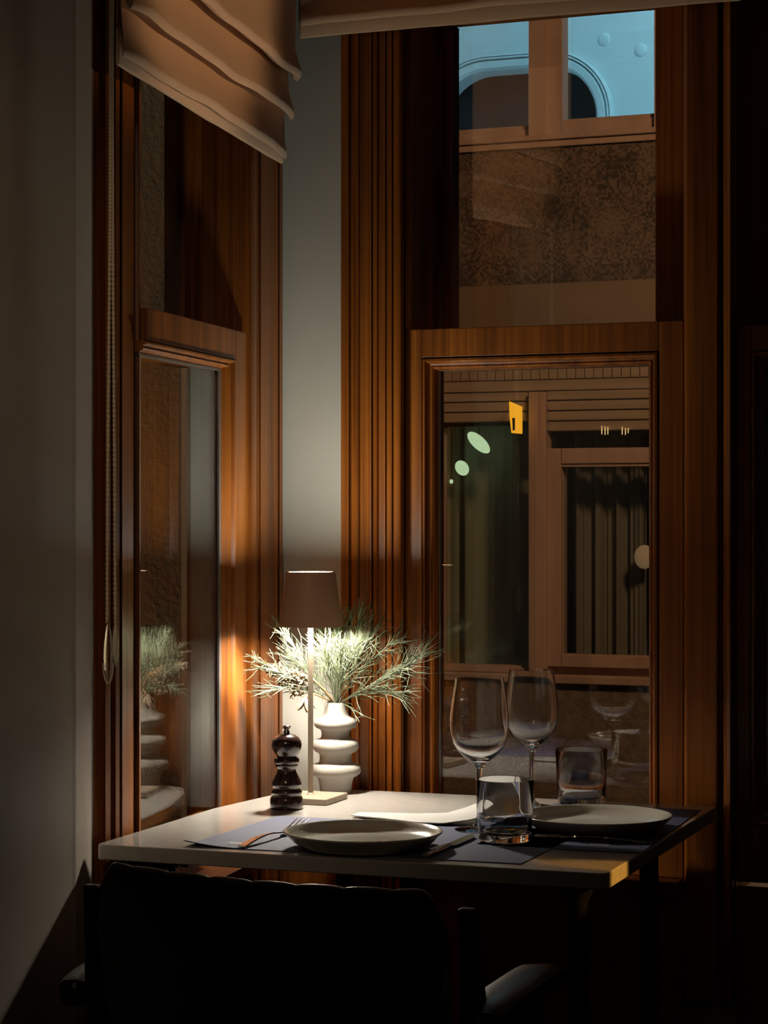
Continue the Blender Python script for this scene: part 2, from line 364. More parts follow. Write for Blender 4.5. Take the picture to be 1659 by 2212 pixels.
# post between the windows and the dark next window (window_3)
post = [(1477,.020),(1478,.036),(1481,.044),(1484,.050),(1548,.050),(1552,.046),(1556,.032),(1560,.032),(1563,.046),(1570,.056),(1577,.058),(1582,.050),(1586,.030),(1590,.024)]
poly = [(Ru(px, v), v) for px, v in post]; poly += [(poly[-1][0], -.10), (poly[0][0], -.10)]
mb = MB(); wprism(mb, R, poly, ZB-.2, ZT+.05); st(mb.build('trim_1', Wd))
win = st(empty('window_3', R(Ru(1680, .03), 0, 0)))
zr3 = Rz(1620, 703, .034)
sash_right(Ru(1591, .03), Ru(1592, .03)+.62, ZB, zr3, Ru(1659, .002), Ru(1592, .03)+.56, .735, gz1-.004, vf=.030)
mb = MB(); wbox(mb, R, Ru(1592, .03)-.003, Ru(1592, .03)+.62, -.12, -.05, zr3+.001, ZT); part(mb, 'transom_panel', Wd, win)
mb = MB(); wbox(mb, R, Ru(1592, .03)+.621, Ru(1592, .03)+.70, -.12, .05, ZB-.2, ZT); part(mb, 'casing', Wd, win)
# panelling below the right window
mb = MB(); wbox(mb, R, Ru(600, .03), Ru(1476, .03), .021, .032, 0, .60); wbox(mb, R, Ru(600, .03), Ru(736, .03), .021, .032, .6005, .700); wbox(mb, R, Ru(1592, .03), Ru(1592, .03)+.6, .021, .032, 0, .612); st(mb.build('trim_2', Wd))
mb = MB(); wbox(mb, R, Ru(875, .03), Ru(1476, .03), -.03, .075, .602, .619); st(mb.build('trim_3', Wd))

# ------------------------------------------------------------------ left window (window_1)
win = st(empty('window_1', L_(.2, 0, 0)))
near = [(203,3.300),(226,3.322),(228,3.306),(238,3.318),(240,3.338),(247,3.346),(250,3.334),(258,3.345),(260,3.362),(264,3.352),(288,3.400),(291,3.424),(299,3.424),(301,3.412),(304,3.434)]
P = [(K(px)*D, D) for px, D in near]
P += [(P[-1][0]-.1, P[-1][1]+.035), (P[0][0]-.10, P[0][1]+.1)]
mb = MB().prism(P, .30, ZT); part(mb, 'casing', Wd, win)
far = [(543,.020),(548,.0215),(553,.020),(556,.018),(561,.018),(563,.021),(590,.024),(600,.028),(602,.026),(604,.030),(610.5,.031)]
poly = [(Ls(px, v), v) for px, v in far]; poly += [(poly[-1][0], -.10), (poly[0][0], -.10)]
mb = MB(); wprism(mb, L_, poly, .30, ZT); part(mb, 'casing', Wd, win)
zl = 1.557
s0, s1 = -.03, Ls(530.5, .012)
g0, g1 = -.012, Ls(470, .002); gt = 1.4815; gb = .735
uf = Ls(509, .014)-g1
mb = MB()
wbox(mb, L_, g1+uf, s1, -.04, .014, gb-.09, zl); wbox(mb, L_, s0+.032, g1+uf, -.04, .014, gt+.024, zl); wbox(mb, L_, s0+.032, g1+uf, -.04, .014, gb-.09, gb-.018)
part(mb, 'sash', Wd, win, bevel=.0015)
# moulded bead: top rail and far stile, mitred
bead = [(0, -.03), (0, .010), (.10, .018), (.22, .018), (.30, .012), (.42, .010), (.5, .013), (.62, .011), (.70, .004), (.80, .003), (.80, -.03)]
def bead_frame(mb, bs, bt):
    n = len(bead); vs = []
    for (cs, cz, ss, sz) in ((g0-.002, gb-.018, 0, 1), (g1+bs, gb-.018, -bs, 1), (g1+bs, gt+.024, -bs, -1), (g0-.002, gt+.024, 0, -1)):
        for i_, v in bead: vs.append(L_(cs+ss*i_, v, cz+sz*i_*(.024 if sz < 0 else .018)))
    fs = [(k*n+i, k*n+(i+1) % n, (k+1)*n+(i+1) % n, (k+1)*n+i) for k in range(3) for i in range(n)]
    fs += [tuple(range(n)), tuple(range(3*n, 4*n))]
    return mb.add(vs, fs)
mb = MB(); bead_frame(mb, uf-.001, 0); part(mb, 'glazing_bead', Wd, win)
mb = MB(); wbox(mb, L_, g1+.001, g1+.012, .001, .0045, gb, gt+.003); wbox(mb, L_, g0, g1+.01, .001, .0045, gt+.001, gt+.0045); part(mb, 'spacer_strip', M['alu'], win)
mb = MB(); wbox(mb, L_, g1+.013, g1+.030, .001, .0035, gb, gt); part(mb, 'gasket', M['rubber'], win)
mb = MB(); wbox(mb, L_, g0-.004, g1+.03, -.004, 0, gb-.01, gt+.01); part(mb, 'pane', M['pane'], win)
# transom recess
wt = -.085
mb = MB(); wbox(mb, L_, s1-.0005, s1+.012, wt-.02, .003, zl+.0005, ZT); part(mb, 'reveal', Wd, win)
t1 = Ls(390, wt)
fr = [(t1, wt-.03), (t1, wt+.008), (t1+.02, wt+.010), (t1+.026, wt+.002), (t1+.034, wt+.012), (t1+.05, wt+.014), (t1+.056, wt+.004), (t1+.07, wt+.020), (t1+.10, wt+.024), (t1+.108, wt+.014), (s1-.001, wt+.014), (s1-.001, wt-.03)]
mb = MB(); wprism(mb, L_, fr, zl-.03, ZT); part(mb, 'transom_frame', Wd, win)
mb = MB(); wbox(mb, L_, -.02, t1+.004, wt-.004, wt, zl-.02, ZT); part(mb, 'pane', M['pane'], win)
mb = MB(); wbox(mb, L_, -.03, s1-.002, wt-.03, -.041, zl-.06, zl-.001); part(mb, 'transom_rail', Wd, win)
mb = MB(); wbox(mb, L_, -.03, s1+.01, -.11, .015, ZT, ZT+.05); part(mb, 'head', Wd, win)
# ledge and panel under it
mb = MB(); wbox(mb, L_, .02, s1-.04, -.03, .014, .600, gb-.092); part(mb, 'apron_panel', Wd, win, bevel=.001)
mb = MB(); wbox(mb, L_, .05, s1+.06, .0165, .075, .635, .652); part(mb, 'ledge', M['ledge'], win, bevel=.002)
mb = MB(); wbox(mb, L_, -.0, .62, -.0045, .010, .0, .598); st(mb.build('trim_4', Wd))

# ------------------------------------------------------------------ blinds
def blind(name, label, P0, P1, zb0, zb1, out, levels, top, seed, hem=.02):
    """P0,P1 ends of the hem line, out = unit vector into room, levels = (height above hem, reach) of each fold tip"""
    rt = empty(name, (P0+P1)/2+Vector((0, 0, zb0))); tag(rt, label, 'blind', 'folded linen window blinds')
    rnd = random.Random(seed)
    def prof_part(nm, prof, closed=True, wav=.004, nseg=60, inset=0):
        ph = [rnd.uniform(0, 6) for _ in range(4)]
        mbb = MB(); vs = []; n = len(prof)
        for i in range(nseg+1):
            t = i/nseg; p = P0.lerp(P1, inset+(1-2*inset)*t); z0 = zb0+(zb1-zb0)*t
            wv = wav*(sin(7*t+ph[0])*.5+sin(17*t+ph[1])*.35+sin(31*t+ph[2])*.2)
            end = 1-.35*math.exp(-min(t, 1-t)*40)
            for o_, h_ in prof:
                q = p+out*(o_*end+wv*o_*18); vs.append((q.x, q.y, z0+h_+wv*(.6 if h_ < top else 0)))
        fs = [(i*n+k, i*n+(k+1) % n, (i+1)*n+(k+1) % n, (i+1)*n+k) for i in range(nseg) for k in range(n)]
        fs += [tuple(range(n)), tuple(range(nseg*n, nseg*n+n))]
        mbb.add(vs, fs); return part(mbb, nm, M['blind'], rt, smooth=True, angle=60)
    prof_part('hem', [(.0, 0), (.004, -.001), (.008, .0015), (.009, levels[0][0]+.02), (.004, levels[0][0]+.04), (0, levels[0][0]+.04)], wav=.002)
    for k, (h, r) in enumerate(levels):
        hn = levels[k+1][0] if k+1 < len(levels) else top
        back = levels[k-1][1]*.45 if k else .010
        pf = [(back, h+.03), (back+(r-back)*.5, h+.006), (r-.006, h-.001), (r, h+.003), (r+.001, h+.011), (r-.006, h+.030), (r-.013, h+.055)]
        if k+1 < len(levels): pf += [(max(r-.016, back+.003), hn+.026), (max(r-.022, back), hn+.028)]
        else: pf += [(r-.012, h+.12), (r-.010, h+.3), (r-.012, top), (back, top)]
        prof_part('fold', pf, wav=.005)
    return rt
OL = Vector((cos(TA), -sin(TA), 0))
bl = blind('roman_blind', 'beige linen blind in slanting soft folds over the narrow side window',
           Vector((K(250)*3.20, 3.20, 0)), Vector((K(606)*3.99, 3.99, 0)), 1.885, 1.867, OL, [(.012, .020), (.078, .036), (.148, .052)], .80, 3)
v2 = .075
bu0, bu1 = Ru(650, v2), Ru(1575, v2)+.02
OR = -n_
PR0 = Vector(R(bu0, v2, 0)); PR1 = Vector(R(bu1, v2, 0))
blind('roman_blind', 'beige linen blind with straight hem across the wide street window', PR0, PR1, Rz(645, 80, v2)-.002, Rz(1560, -1, v2)-.004, OR, [(.022, .016), (.13, .040)], .80, 5)
# cord with pulls
rt = empty('blind_cord', (K(240)*3.20, 3.20, 1.885)); tag(rt, 'twisted beige pull cords with oval end weights hanging beside the side window', 'blind cord')
def cord(pts_px):
    mbb = MB(); n = 620
    for st_ in (0, pi):
        pts = []
        for i in range(n+1):
            t = i/n; f_ = t*(len(pts_px)-1); k = min(int(f_), len(pts_px)-2); q = f_-k
            px = pts_px[k][0]*(1-q)+pts_px[k+1][0]*q; py = pts_px[k][1]*(1-q)+pts_px[k+1][1]*q; D = 3.19
            c = Vector((K(px)*D, D, CZ+(HY-py)/F*D)); th = st_+2*pi*t*74
            pts.append(c+Vector((cos(th), sin(th), 0))*.0011)
        mbb.tube(pts, .0014, 5)
    return part(mbb, 'cord', M['cord'], rt, smooth=True, angle=180)
cord([(239, -60), (238, 260), (237, 560), (233, 950), (231, 1346)]); cord([(243.5, -60), (243, 260), (244, 560), (247, 950), (249, 1346)])
D = 3.19; sc = D/F
def pull(px, y0, y1, hw, thick, m, ring=False):
    c = Vector((K(px)*D, D, CZ+(HY-(y0+y1)/2)/F*D)); hh = (y1-y0)/2*sc; hw_ = hw*sc; mbb = MB(); N = 28
    prof = []
    for i in range(N+1):
        t = -1+2*i/N; prof.append((max(0.0006, (1-abs(t)**2.2)**.75), t))
    vs = []
    for k, (r, t) in enumerate(prof):
        for j in range(16):
            th = 2*pi*j/16; vs.append((c.x+cos(th)*r*hw_, c.y+sin(th)*r*thick, c.z-t*hh))
    fs = [(k*16+j, k*16+(j+1) % 16, (k+1)*16+(j+1) % 16, (k+1)*16+j) for k in range(N) for j in range(16)]
    fs += [tuple(range(16)), tuple(range(N*16, N*16+16))]
    mbb.add(vs, fs); return part(mbb, 'cord_weight', m, rt, smooth=True, angle=180)
pull(249.5, 1344, 1440, 6.8, .007, M['cream'])['label'] = 'cream oval weight'
pull(234, 1345, 1478, 11.5, .006, M['clear'])['label'] = 'clear plastic weight'
p = MB()
for a0, sgn in ((0, 1), (0, -1)):
    p.tube([(K(234)*D+sgn*sc*11*cos(q)*.98, D-.002, CZ+(HY-1432)/F*D-sin(q)*sc*44) for q in [i*pi/2/10 for i in range(11)]], .0011, 5)
part(p, 'weight_rim', M['cream'], rt, smooth=True)

# ------------------------------------------------------------------ table
tr = empty('dining_table', (.05, 3.45, 0)); tag(tr, 'square dining table with cream stone top pushed against the corner windows', 'table')
A = onz(207, 1823.5, TZ); B = onz(1311, 1887.5, TZ); Cc = onz(1549, 1742, TZ); Dk = onz(756, 1705, TZ); E1 = onz(584, 1717.5, TZ); E0 = onz(460, 1746, TZ); Ea = onz(304, 1794, TZ)
ln = [(p.x, p.y) for p in (A, B, Cc, Dk, onz(640, 1708.5, TZ), E1, E0, Ea)]
def round_poly(pts, rads, seg=5):
    out = []; n = len(pts)
    for i in range(n):
        p = Vector(pts[i]); a = Vector(pts[i-1])-p; b = Vector(pts[(i+1) % n])-p; r = rads[i]
        if r <= 0: out.append(tuple(p)); continue
        a.normalize(); b.normalize(); 
        for k in range(seg+1):
            t = k/seg; q = p+a*r*(1-t)**2+b*r*t**2; out.append(tuple(q))
    return out
tt = round_poly(ln, [.012, .014, .014, 0, 0, 0, 0, 0])
mb = MB().prism(tt, TZ-.0225, TZ); part(mb, 'tabletop', M['top'], tr, bevel=.0022, seg=3)
rr = Vector((.940, -.342, 0)); ff = Vector((.342, .940, 0))
A3 = Vector((A.x, A.y, 0))
def tleg(r_, f_):
    c = A3+rr*r_+ff*f_; mb = MB(); mb.lathe([(0, 0), (.030, 0), (.030, .006), (.016, .014), (.0155, TZ-.06), (.026, TZ-.035), (.034, TZ-.0228), (0, TZ-.0228)], 20, (c.x, c.y, 0)); part(mb, 'leg', M['iron'], tr, smooth=True)
for q in ((.035, .12), (.70, .10), (.68, .62), (.16, .60)): tleg(*q)
# small metal fitting below the table by the window
c = Vector((K(378)*3.47, 3.47, .700))
rt = empty('metal_valve', (c.x, c.y, .69)); tag(rt, 'tarnished metal valve showing in the gap below the table edge', 'valve')
mb = MB().tube([c+Vector((-.020, 0, -.004)), c+Vector((-.006, 0, -.001)), c+Vector((.004, .0, .001)), c+Vector((.014, 0, -.004)), c+Vector((.021, 0, -.011))], [.008, .0135, .012, .009, .005], 14); part(mb, 'body', M['bronze'], rt, smooth=True)
mb = MB()
for k in range(4):
    q = c+Vector((-.012+.008*k, 0, 0)); mb.tube([q+Vector((0, cos(t)*.0135, sin(t)*.0135)) for t in [i*2*pi/16 for i in range(17)]], .0016, 5)
part(mb, 'collar', M['bronze'], rt, smooth=True)
mb = MB().tube([c+Vector((-.006, .002, -.01)), c+Vector((-.006, .010, -.10)), c+Vector((-.006, .010, -.65)), (c.x-.006, c.y+.01, 0)], .007, 10); part(mb, 'pipe', M['iron'], rt, smooth=True)

# ------------------------------------------------------------------ lamp
lp = Vector((K(671)*3.75, 3.75, TZ)); rz = radians(-20)
rt = empty('table_lamp', lp, rz); tag(rt, 'slim cordless table lamp with a brown metal shade, lit beside the white vase', 'lamp')
mb = MB().box(-.050, .050, -.055, .045, .0003, .0105); mb.build('base', M['lampbody'], rt, bevel=.0012)
mb = MB().tube([(0, 0, .0105), (0, 0, .014), (0, 0, .3030)], [.0085, .0045, .0045], 16); mb.build('pole', M['lampbody'], rt, smooth=True)
zb_, zt_ = .294, .386
sh = [(.0545, zb_), (.0420, zt_-.003), (.0405, zt_), (.0375, zt_), (.0372, zt_-.0012), (.0398, zt_-.0022), (.0412, zt_-.004), (.0535, zb_)]
mb = MB().lathe(sh+[sh[0]], 64); mb.build('lamp_shade', M['shade'], rt, smooth=True)
si = [(.0533, zb_+.001), (.0409, zt_-.0045)]
mb = MB().lathe([(.0533, zb_+.001), (.0409, zt_-.0045), (.0405, zt_-.0045), (.0529, zb_+.001), (.0533, zb_+.001)], 64); mb.build('shade_lining', M['shade_in'], rt, smooth=True)
mb = MB().lathe([(0, .322), (.0335, .322), (.0335, .366), (0, .366)], 40); mb.build('lamp_head', M['shade_in'], rt, smooth=True)
mb = MB().lathe([(0, .3035), (.016, .3040), (.021, .3060), (.022, .3215), (0, .3215)], 40); mb.build('light_diffuser', M['led_down'], rt)
mb = MB().lathe([(0, .3665), (.022, .3665), (.023, .381), (.020, .3825), (0, .3828)], 40); mb.build('top_diffuser', M['led_up'], rt)
mb = MB()
for k in range(3):
    t = k*2*pi/3+.4; mb.tube([(0, 0, .334), (.045*cos(t), .045*sin(t), .334)], .0012, 5)
mb.build('shade_bracket', M['lampbody'], rt)

# ------------------------------------------------------------------ pepper mill
pm = Vector((K(619)*3.645, 3.645, TZ)); k_ = .00076/3.606; yb = 1618
rt = empty('pepper_mill', pm); tag(rt, 'dark lacquered turned pepper mill with a steel knob, left of the lamp', 'pepper mill')
def pf(l): return [(r*k_, (yb-y)*k_) for r, y in l]
mb = MB().lathe([(0, 0.0003)]+pf([(122, 1617), (129, 1608), (130, 1590), (129, 1540), (122, 1522), (110, 1514), (112, 1508), (120, 1500), (122, 1480), (114, 1466), (104, 1456), (108, 1448), (117, 1436), (118, 1420), (110, 1392), (96, 1365), (80, 1335), (74, 1318), (76, 1308)])+[(0, (yb-1308)*k_)], 48); mb.build('body', M['mill'], rt, smooth=True, angle=50)
mb = MB().lathe([(0, (yb-1306)*k_)]+pf([(74, 1306), (84, 1292), (92, 1280), (92, 1274), (86, 1270), (96, 1262), (101, 1248), (100, 1232), (94, 1218), (80, 1212), (84, 1200), (100, 1178), (114, 1148), (119, 1118), (112, 1085), (94, 1060), (62, 1040), (30, 1032)])+[(0, (yb-1030)*k_)], 48); mb.build('head', M['mill'], rt, smooth=True, angle=50)
mb = MB().lathe([(0, (yb-1031)*k_)]+pf([(24, 1031), (24, 1012), (18, 1006), (18, 998), (30, 992), (35, 982), (30, 972), (14, 968)])+[(0, (yb-967)*k_)], 24); mb.build('knob', M['chrome'], rt, smooth=True, angle=50)

# ------------------------------------------------------------------ vase and what stands in it
vD = 3.86; vc = Vector((K(725)*vD, vD, TZ)); ks = vD/F
vp = [(0,1711.6),(33,1711.6),(34,1706),(36,1690),(39.5,1679),(45,1676),(52,1671.5),(55,1664),(53.5,1655),(48,1650.5),(38,1648.5),(35,1644),(34.4,1637),(34.6,1630),(37,1626),(44,1623),(49.5,1616),(50.5,1608),(48,1600.5),(42,1597),(34,1595.5),(31,1591),(30.5,1584),(31.5,1578),(36,1574),(42.5,1571.5),(47,1565),(47,1558),(43,1552.5),(34,1549.5),(29,1546),(26,1540),(24,1530),(22.5,1519),(21.5,1517),(19.5,1517.4),(19,1524),(20,1545),(22,1560),(20,1600),(0,1602)]
mb = MB().lathe([(r*ks, (1711.9-y)*ks) for r, y in vp], 64); o = mb.build('ringed_vase', M['vase'], None, smooth=True, angle=70); o.location = vc
tag(o, 'matt white ceramic vase of stacked bulging rings behind the lamp', 'vase')
mouth = vc+Vector((0, 0, (1711.9-1517)*ks)); inside = vc+Vector((0, 0, .105))
def px_pt(px, py, D): return Vector((K(px)*D, D, CZ+(HY-py)/F*D))
def ok(p):
    vR = cR-(p.x*n_.x+p.y*n_.y); wL = cL-(p.x*m_.x+p.y*m_.y)
    return vR > .078 and wL > .040
rnd = random.Random(11)
def lampclear(p):
    dx, dy = p.x-lp.x, p.y-lp.y; h = p.z-TZ
    if .285 < h < .395 and dx*dx+dy*dy < .060**2: return False
    return not (h < .30 and dx*dx+dy*dy < .009**2)
BR = []
def branch(tip, bend, ntw, length, label, spread=.9, grp='wispy green branches in the vase'):
    """one stem from the vase to tip with many forked needle twigs"""
    a0 = inside+Vector((rnd.uniform(-.006, .006), rnd.uniform(-.006, .006), 0)); a1 = mouth+Vector(((tip.x-mouth.x), (tip.y-mouth.y), 0))*.06
    mid = a1.lerp(tip, .5)+bend
    def pos(t):
        if t < .18: return a0.lerp(a1, t/.18)
        q = (t-.18)/.82; return a1*(1-q)**2+mid*2*q*(1-q)+tip*q*q
    stem = MB(); N = 16; pts = [pos(i/N) for i in range(N+1)]
    stem.tube(pts, [.0013-.0008*i/N for i in range(N+1)], 5)
    root = empty('leafy_branch', mouth); tag(root, label, 'branch', grp)
    part(stem, 'stem', M['green'], root, smooth=True)
    tw = MB()
    ntw = int(ntw*.60)
    for k in range(ntw):
        t = .26+.74*(k/ntw)**.8; b = pos(t); d = (pos(min(1, t+.03))-pos(t-.03)).normalized()
        for tries in range(12):
            r = Vector((rnd.gauss(0, 1), rnd.gauss(0, .8), rnd.gauss(0, 1))); r -= d*r.dot(d); r.normalize()
            dd = (d+r*rnd.uniform(.12, spread)*1.0).normalized(); ll = length*rnd.uniform(.8, 2.2)*(1-.30*t)
            cv = Vector((rnd.uniform(-1, 1), rnd.uniform(-1, 1), rnd.uniform(-.6, 1)))*ll*.12
            q = [b, b+dd*ll*.35+cv*.6, b+dd*ll*.7+cv, b+dd*ll+cv*.5]
            if all(ok(x) and lampclear(x) for x in q) and lampclear((q[0]+q[1])/2): break
        else: continue
        tw.tube(q, [.00075, .0007, .0006, .0003], 4)
        for _ in range(rnd.choice((1, 1, 2, 2, 3))):
            s0_ = q[1].lerp(q[2], rnd.random()); r2 = (dd+Vector((rnd.gauss(0, .6), rnd.gauss(0, .4), rnd.gauss(0, .6)))).normalized(); l2 = ll*rnd.uniform(.4, .75)
            e2 = s0_+r2*l2
            if ok(e2) and lampclear(e2) and lampclear(s0_+r2*l2*.5): tw.tube([s0_, s0_+r2*l2*.5+cv*.3, e2], [.00065, .0005, .00025], 3)
    for _ in range(9 if ntw > 10 else 1):
        t = rnd.uniform(.45, .97); b = pos(t); d = (pos(min(1, t+.03))-pos(t-.03)).normalized()
        r = Vector((rnd.gauss(0, 1), rnd.gauss(0, .6), rnd.gauss(0, 1))).normalized(); dd = (d+r*rnd.uniform(.1, .55)).normalized(); ll = rnd.uniform(.045, .075)
        k1 = b+dd*ll*.55; d2 = (dd+Vector((rnd.gauss(0, .25), 0, rnd.gauss(0, .25)))).normalized(); k2 = k1+d2*ll*.45
        if all(ok(x) and lampclear(x) for x in (k1, k2, (b+k1)/2)):
            tw.tube([b, (b+k1)/2+r*.0012, k1, k2], [.0009, .0008, .0007, .0003], 4)
    o = part(tw, 'needles', M['green'], root, smooth=True); o['kind'] = 'stuff'
    return root
Lc = 'pale green wispy branch in the dense middle of the vase bouquet'
Z = Vector
for px, py, D, bz in ((700, 1400, 3.80, .01), (728, 1360, 3.86, .01), (752, 1345, 3.88, .01), (775, 1350, 3.84, .012), (800, 1375, 3.82, .01), (690, 1370, 3.88, .01), (740, 1395, 3.76, .01), (765, 1400, 3.80, .01), (715, 1340, 3.90, 0)):
    branch(px_pt(px, py, D), Z((0, 0, bz)), 50, .040, Lc)
branch(px_pt(862, 1378, 3.80), Z((-.01, 0, .015)), 34, .036, 'pale green branch reaching up and right toward the wood frame', .7)
branch(px_pt(922, 1398, 3.76), Z((0, 0, -.010)), 46, .040, 'longest pale green branch, stretching right across the window frame', .6)
branch(px_pt(893, 1432, 3.74), Z((0, 0, .002)), 48, .038, 'green branch fanning right just below the longest one', .7)
branch(px_pt(868, 1500, 3.78), Z((0, 0, .022)), 44, .036, 'drooping green branch at the right, its tips bending down beside the vase', .8)
branch(px_pt(600, 1352, 3.80), Z((0, 0, .005)), 44, .034, 'green branch leaning up and left behind the brown lampshade', .7)
branch(px_pt(548, 1428, 3.77), Z((0, 0, .012)), 44, .034, 'green branch reaching far left over the pepper mill', .6)
branch(px_pt(590, 1490, 3.80), Z((0, 0, .022)), 40, .034, 'low green branch hanging to the left below the dried plume', .7)
branch(px_pt(630, 1425, 3.84), Z((0, 0, .010)), 40, .036, 'short green branch between the lamp pole and the side window', .8)
branch(px_pt(770, 1558, 3.815), Z((.014, 0, .012)), 7, .020, 'thin green sprig hanging down over the right shoulder of the vase', .4)
# dried plume and bloom
def dried(name, label, path, blobs, R0, n, seed, petals=False):
    rn = random.Random(seed); root = empty(name, mouth); tag(root, label, 'dried flower')
    s_ = MB(); s_.tube(path, [.0016]*len(path), 6); part(s_, 'stem', M['drystem'], root, smooth=True)
    f_ = MB()
    for c0, r0 in blobs:
        for _ in range(n):
            d = Vector((rn.gauss(0, 1), rn.gauss(0, 1), rn.gauss(0, 1))).normalized()
            if petals:
                d = Vector((rn.uniform(-.9, .9), rn.uniform(-.7, .7), -1)).normalized(); q = c0+d*r0
                Mx = d.to_track_quat('Z', 'Y').to_matrix(); f_.ellipsoid(q, (r0*.30, r0*.10, r0*.95), 8, 6, Mx)
            else:
                q = c0+d*r0*rn.uniform(.3, 1); Mx = d.to_track_quat('Z', 'Y').to_matrix()
                f_.ellipsoid(q, (.0022, .0013, rn.uniform(.003, .0055)), 6, 4, Mx)
    o = part(f_, 'petals' if petals else 'florets', M['dry'], root, smooth=True); o['kind'] = 'stuff'
Dp = 3.82
dried('dried_plume', 'fluffy cream dried plume drooping left of the lamp pole', [inside, mouth+Z((-.004, 0, .002)), px_pt(700, 1490, 3.83), px_pt(672, 1463, Dp), px_pt(640, 1452, Dp)],
      [(px_pt(x, y, Dp), r) for x, y, r in ((655, 1466, .010), (640, 1462, .013), (622, 1458, .015), (605, 1452, .015), (590, 1449, .011), (630, 1478, .014), (612, 1470, .014), (645, 1490, .012), (634, 1494, .010), (580, 1444, .006))], .02, 46, 3)
dried('dried_bloom', 'cream dried bloom hanging head down beside the vase neck', [inside, mouth+Z((-.010, -.004, .003)), px_pt(695, 1506, 3.82), px_pt(680, 1499, 3.81), px_pt(664, 1506, 3.80)],
      [(px_pt(660, 1505, 3.80), .0145)], .02, 9, 5, True)

# ------------------------------------------------------------------ table setting
def put(o, x, y, z=TZ, rz=0): o.location = (x, y, z); o.rotation_euler = (0, 0, rz); return o
MT = .0014
def mat_sheet(name, label, c4, logo_c, logo_rot, lw, curl=None):
    """c4: four ground points FL, FR, BR, BL"""
    rt = empty(name, (sum(c.x for c in c4)/4, sum(c.y for c in c4)/4, TZ)); tag(rt, label, 'placemat', 'paper placemats')
    rn = random.Random(len(label))
    def fn(u, v):
        p = (c4[0]*(1-u)+c4[1]*u)*(1-v)+(c4[3]*(1-u)+c4[2]*u)*v
        z = MT
        if curl: z += curl[0]*max(0, 1-(sqrt((u*5)**2+(v*7)**2)))**2
        return (p.x, p.y, TZ+z)
    mbb = MB(); mbb.grid(fn, 40, 28, MT-.0002); part(mbb, 'sheet', M['mat'], rt, smooth=True)
    # printed emblem: an open swoosh ring and a short scribbled word
    lg = MB(); X = Vector((cos(logo_rot), sin(logo_rot), 0)); Y = Vector((-sin(logo_rot), cos(logo_rot), 0)); base = Vector((logo_c.x, logo_c.y, TZ+MT+.0005))
    def ribbon(f2, n, wd):
        pts = [f2(i/n) for i in range(n+1)]; vs = []
        for i, (x, y) in enumerate(pts):
            a = pts[max(0, i-1)]; b = pts[min(n, i+1)]; tx, ty = b[0]-a[0], b[1]-a[1]; l = sqrt(tx*tx+ty*ty)+1e-9
            ww = 1.9*wd*(.4+.6*sin(pi*min(1, max(0, i/n))))
            for s in (-1, 1):
                q = base+X*((x-ty/l*ww*s)*lw)+Y*((y+tx/l*ww*s)*lw); vs.append(q)
        lg.add(vs, [(2*i, 2*i+1, 2*i+3, 2*i+2) for i in range(n)])
    ribbon(lambda t: (-.02-.48*cos(-.5+4.2*t), .26*sin(-.5+4.2*t)-.0), 40, .018)
    ribbon(lambda t: (-.45+1.0*t, .20-.06*sin(3*t)), 20, .014)
    ribbon(lambda t: (-.22+.10*sin(6*t), .16-.3*t), 14, .016)
    for k in range(5):
        ribbon(lambda t, k=k: (-.08+.11*k+.04*sin(6.2*t), -.02+.06*cos(6.2*t)), 12, .012)
    part(lg, 'emblem', M['matw'], rt)['label'] = 'white printed swoosh emblem'
    return rt
def g(px, py): p = onz(px, py, TZ+.001); return Vector((p.x, p.y, 0))
m1 = [g(397, 1827), g(1125, 1866), g(1238, 1803), g(600, 1763)]
m1[2] = m1[1]+ (m1[3]-m1[0])*1.0
mat_sheet('placemat', 'slate blue placemat under the nearer plate, its left corner curling up', m1, g(505, 1823), radians(-22), .038, (.008,))
m2 = [g(1130, 1838), g(1384, 1843), g(1513, 1750), None]
m2[0] = m2[1]-rr*.245; m2[3] = m2[2]-rr*.245
o = mat_sheet('placemat', 'dark blue placemat under the farther plate by the right table edge', m2, g(1296, 1826), radians(-20), .030)
def plate(name, label, x, y, mt, zoff):
    pr = [(0, .0), (.080, 0), (.092, .003), (.103, .011), (.1135, .0215), (.1150, .0235), (.1142, .0248), (.1125, .0245), (.1075, .0185), (.100, .0125), (.090, .0085), (.06, .0070), (0, .0066)]
    mbb = MB().lathe(pr, 96); o = mbb.build(name, mt, None, smooth=True, angle=80); put(o, x, y, TZ+zoff); tag(o, label, 'plate', 'stoneware plates'); return o
plate('dinner_plate', 'beige grey stoneware plate in front, beside the fork', K(785)*3.209, 3.209, M['plate'], MT+.0004)
plate('dinner_plate', 'cream stoneware plate farther back near the right table edge', .3243, 3.385, M['plate2'], MT+.0004)

def wineglass(label, x, y, z, s):
    H = .2315
    o_ = [(.0, .0003), (.0375, .0003), (.0378, .0012), (.030, .0026), (.014, .0052), (.0065, .011), (.0040, .022), (.0036, .050), (.0038, .080), (.0050, .092), (.0085, .0985), (.0140, .1035), (.0225, .110), (.0345, .122), (.0405, .132), (.0437, .144), (.0452, .158), (.0450, .174), (.0430, .192), (.0400, .212), (.0370, H)]
    i_ = [(.0363, H), (.0392, .212), (.0421, .192), (.0440, .174), (.0442, .158), (.0426, .1445), (.0394, .1335), (.0332, .1240), (.0210, .1128), (.0110, .1085), (0, .1072)]
    mbb = MB().lathe([(r*s, h*s) for r, h in o_+i_], 72); o = mbb.build('wine_glass', M['glass'], None, smooth=True, angle=50); put(o, x, y, z); tag(o, label, 'wine glass', 'empty stemmed wine glasses'); return o
wineglass('front wine glass, standing behind the nearer water tumbler', K(1035.5)*3.388, 3.388, TZ+MT+.0003, 1)
wineglass('rear wine glass, taller looking, between the front glass and the far tumbler', K(1148)*3.655, 3.655, TZ+MT+.0003, .975)
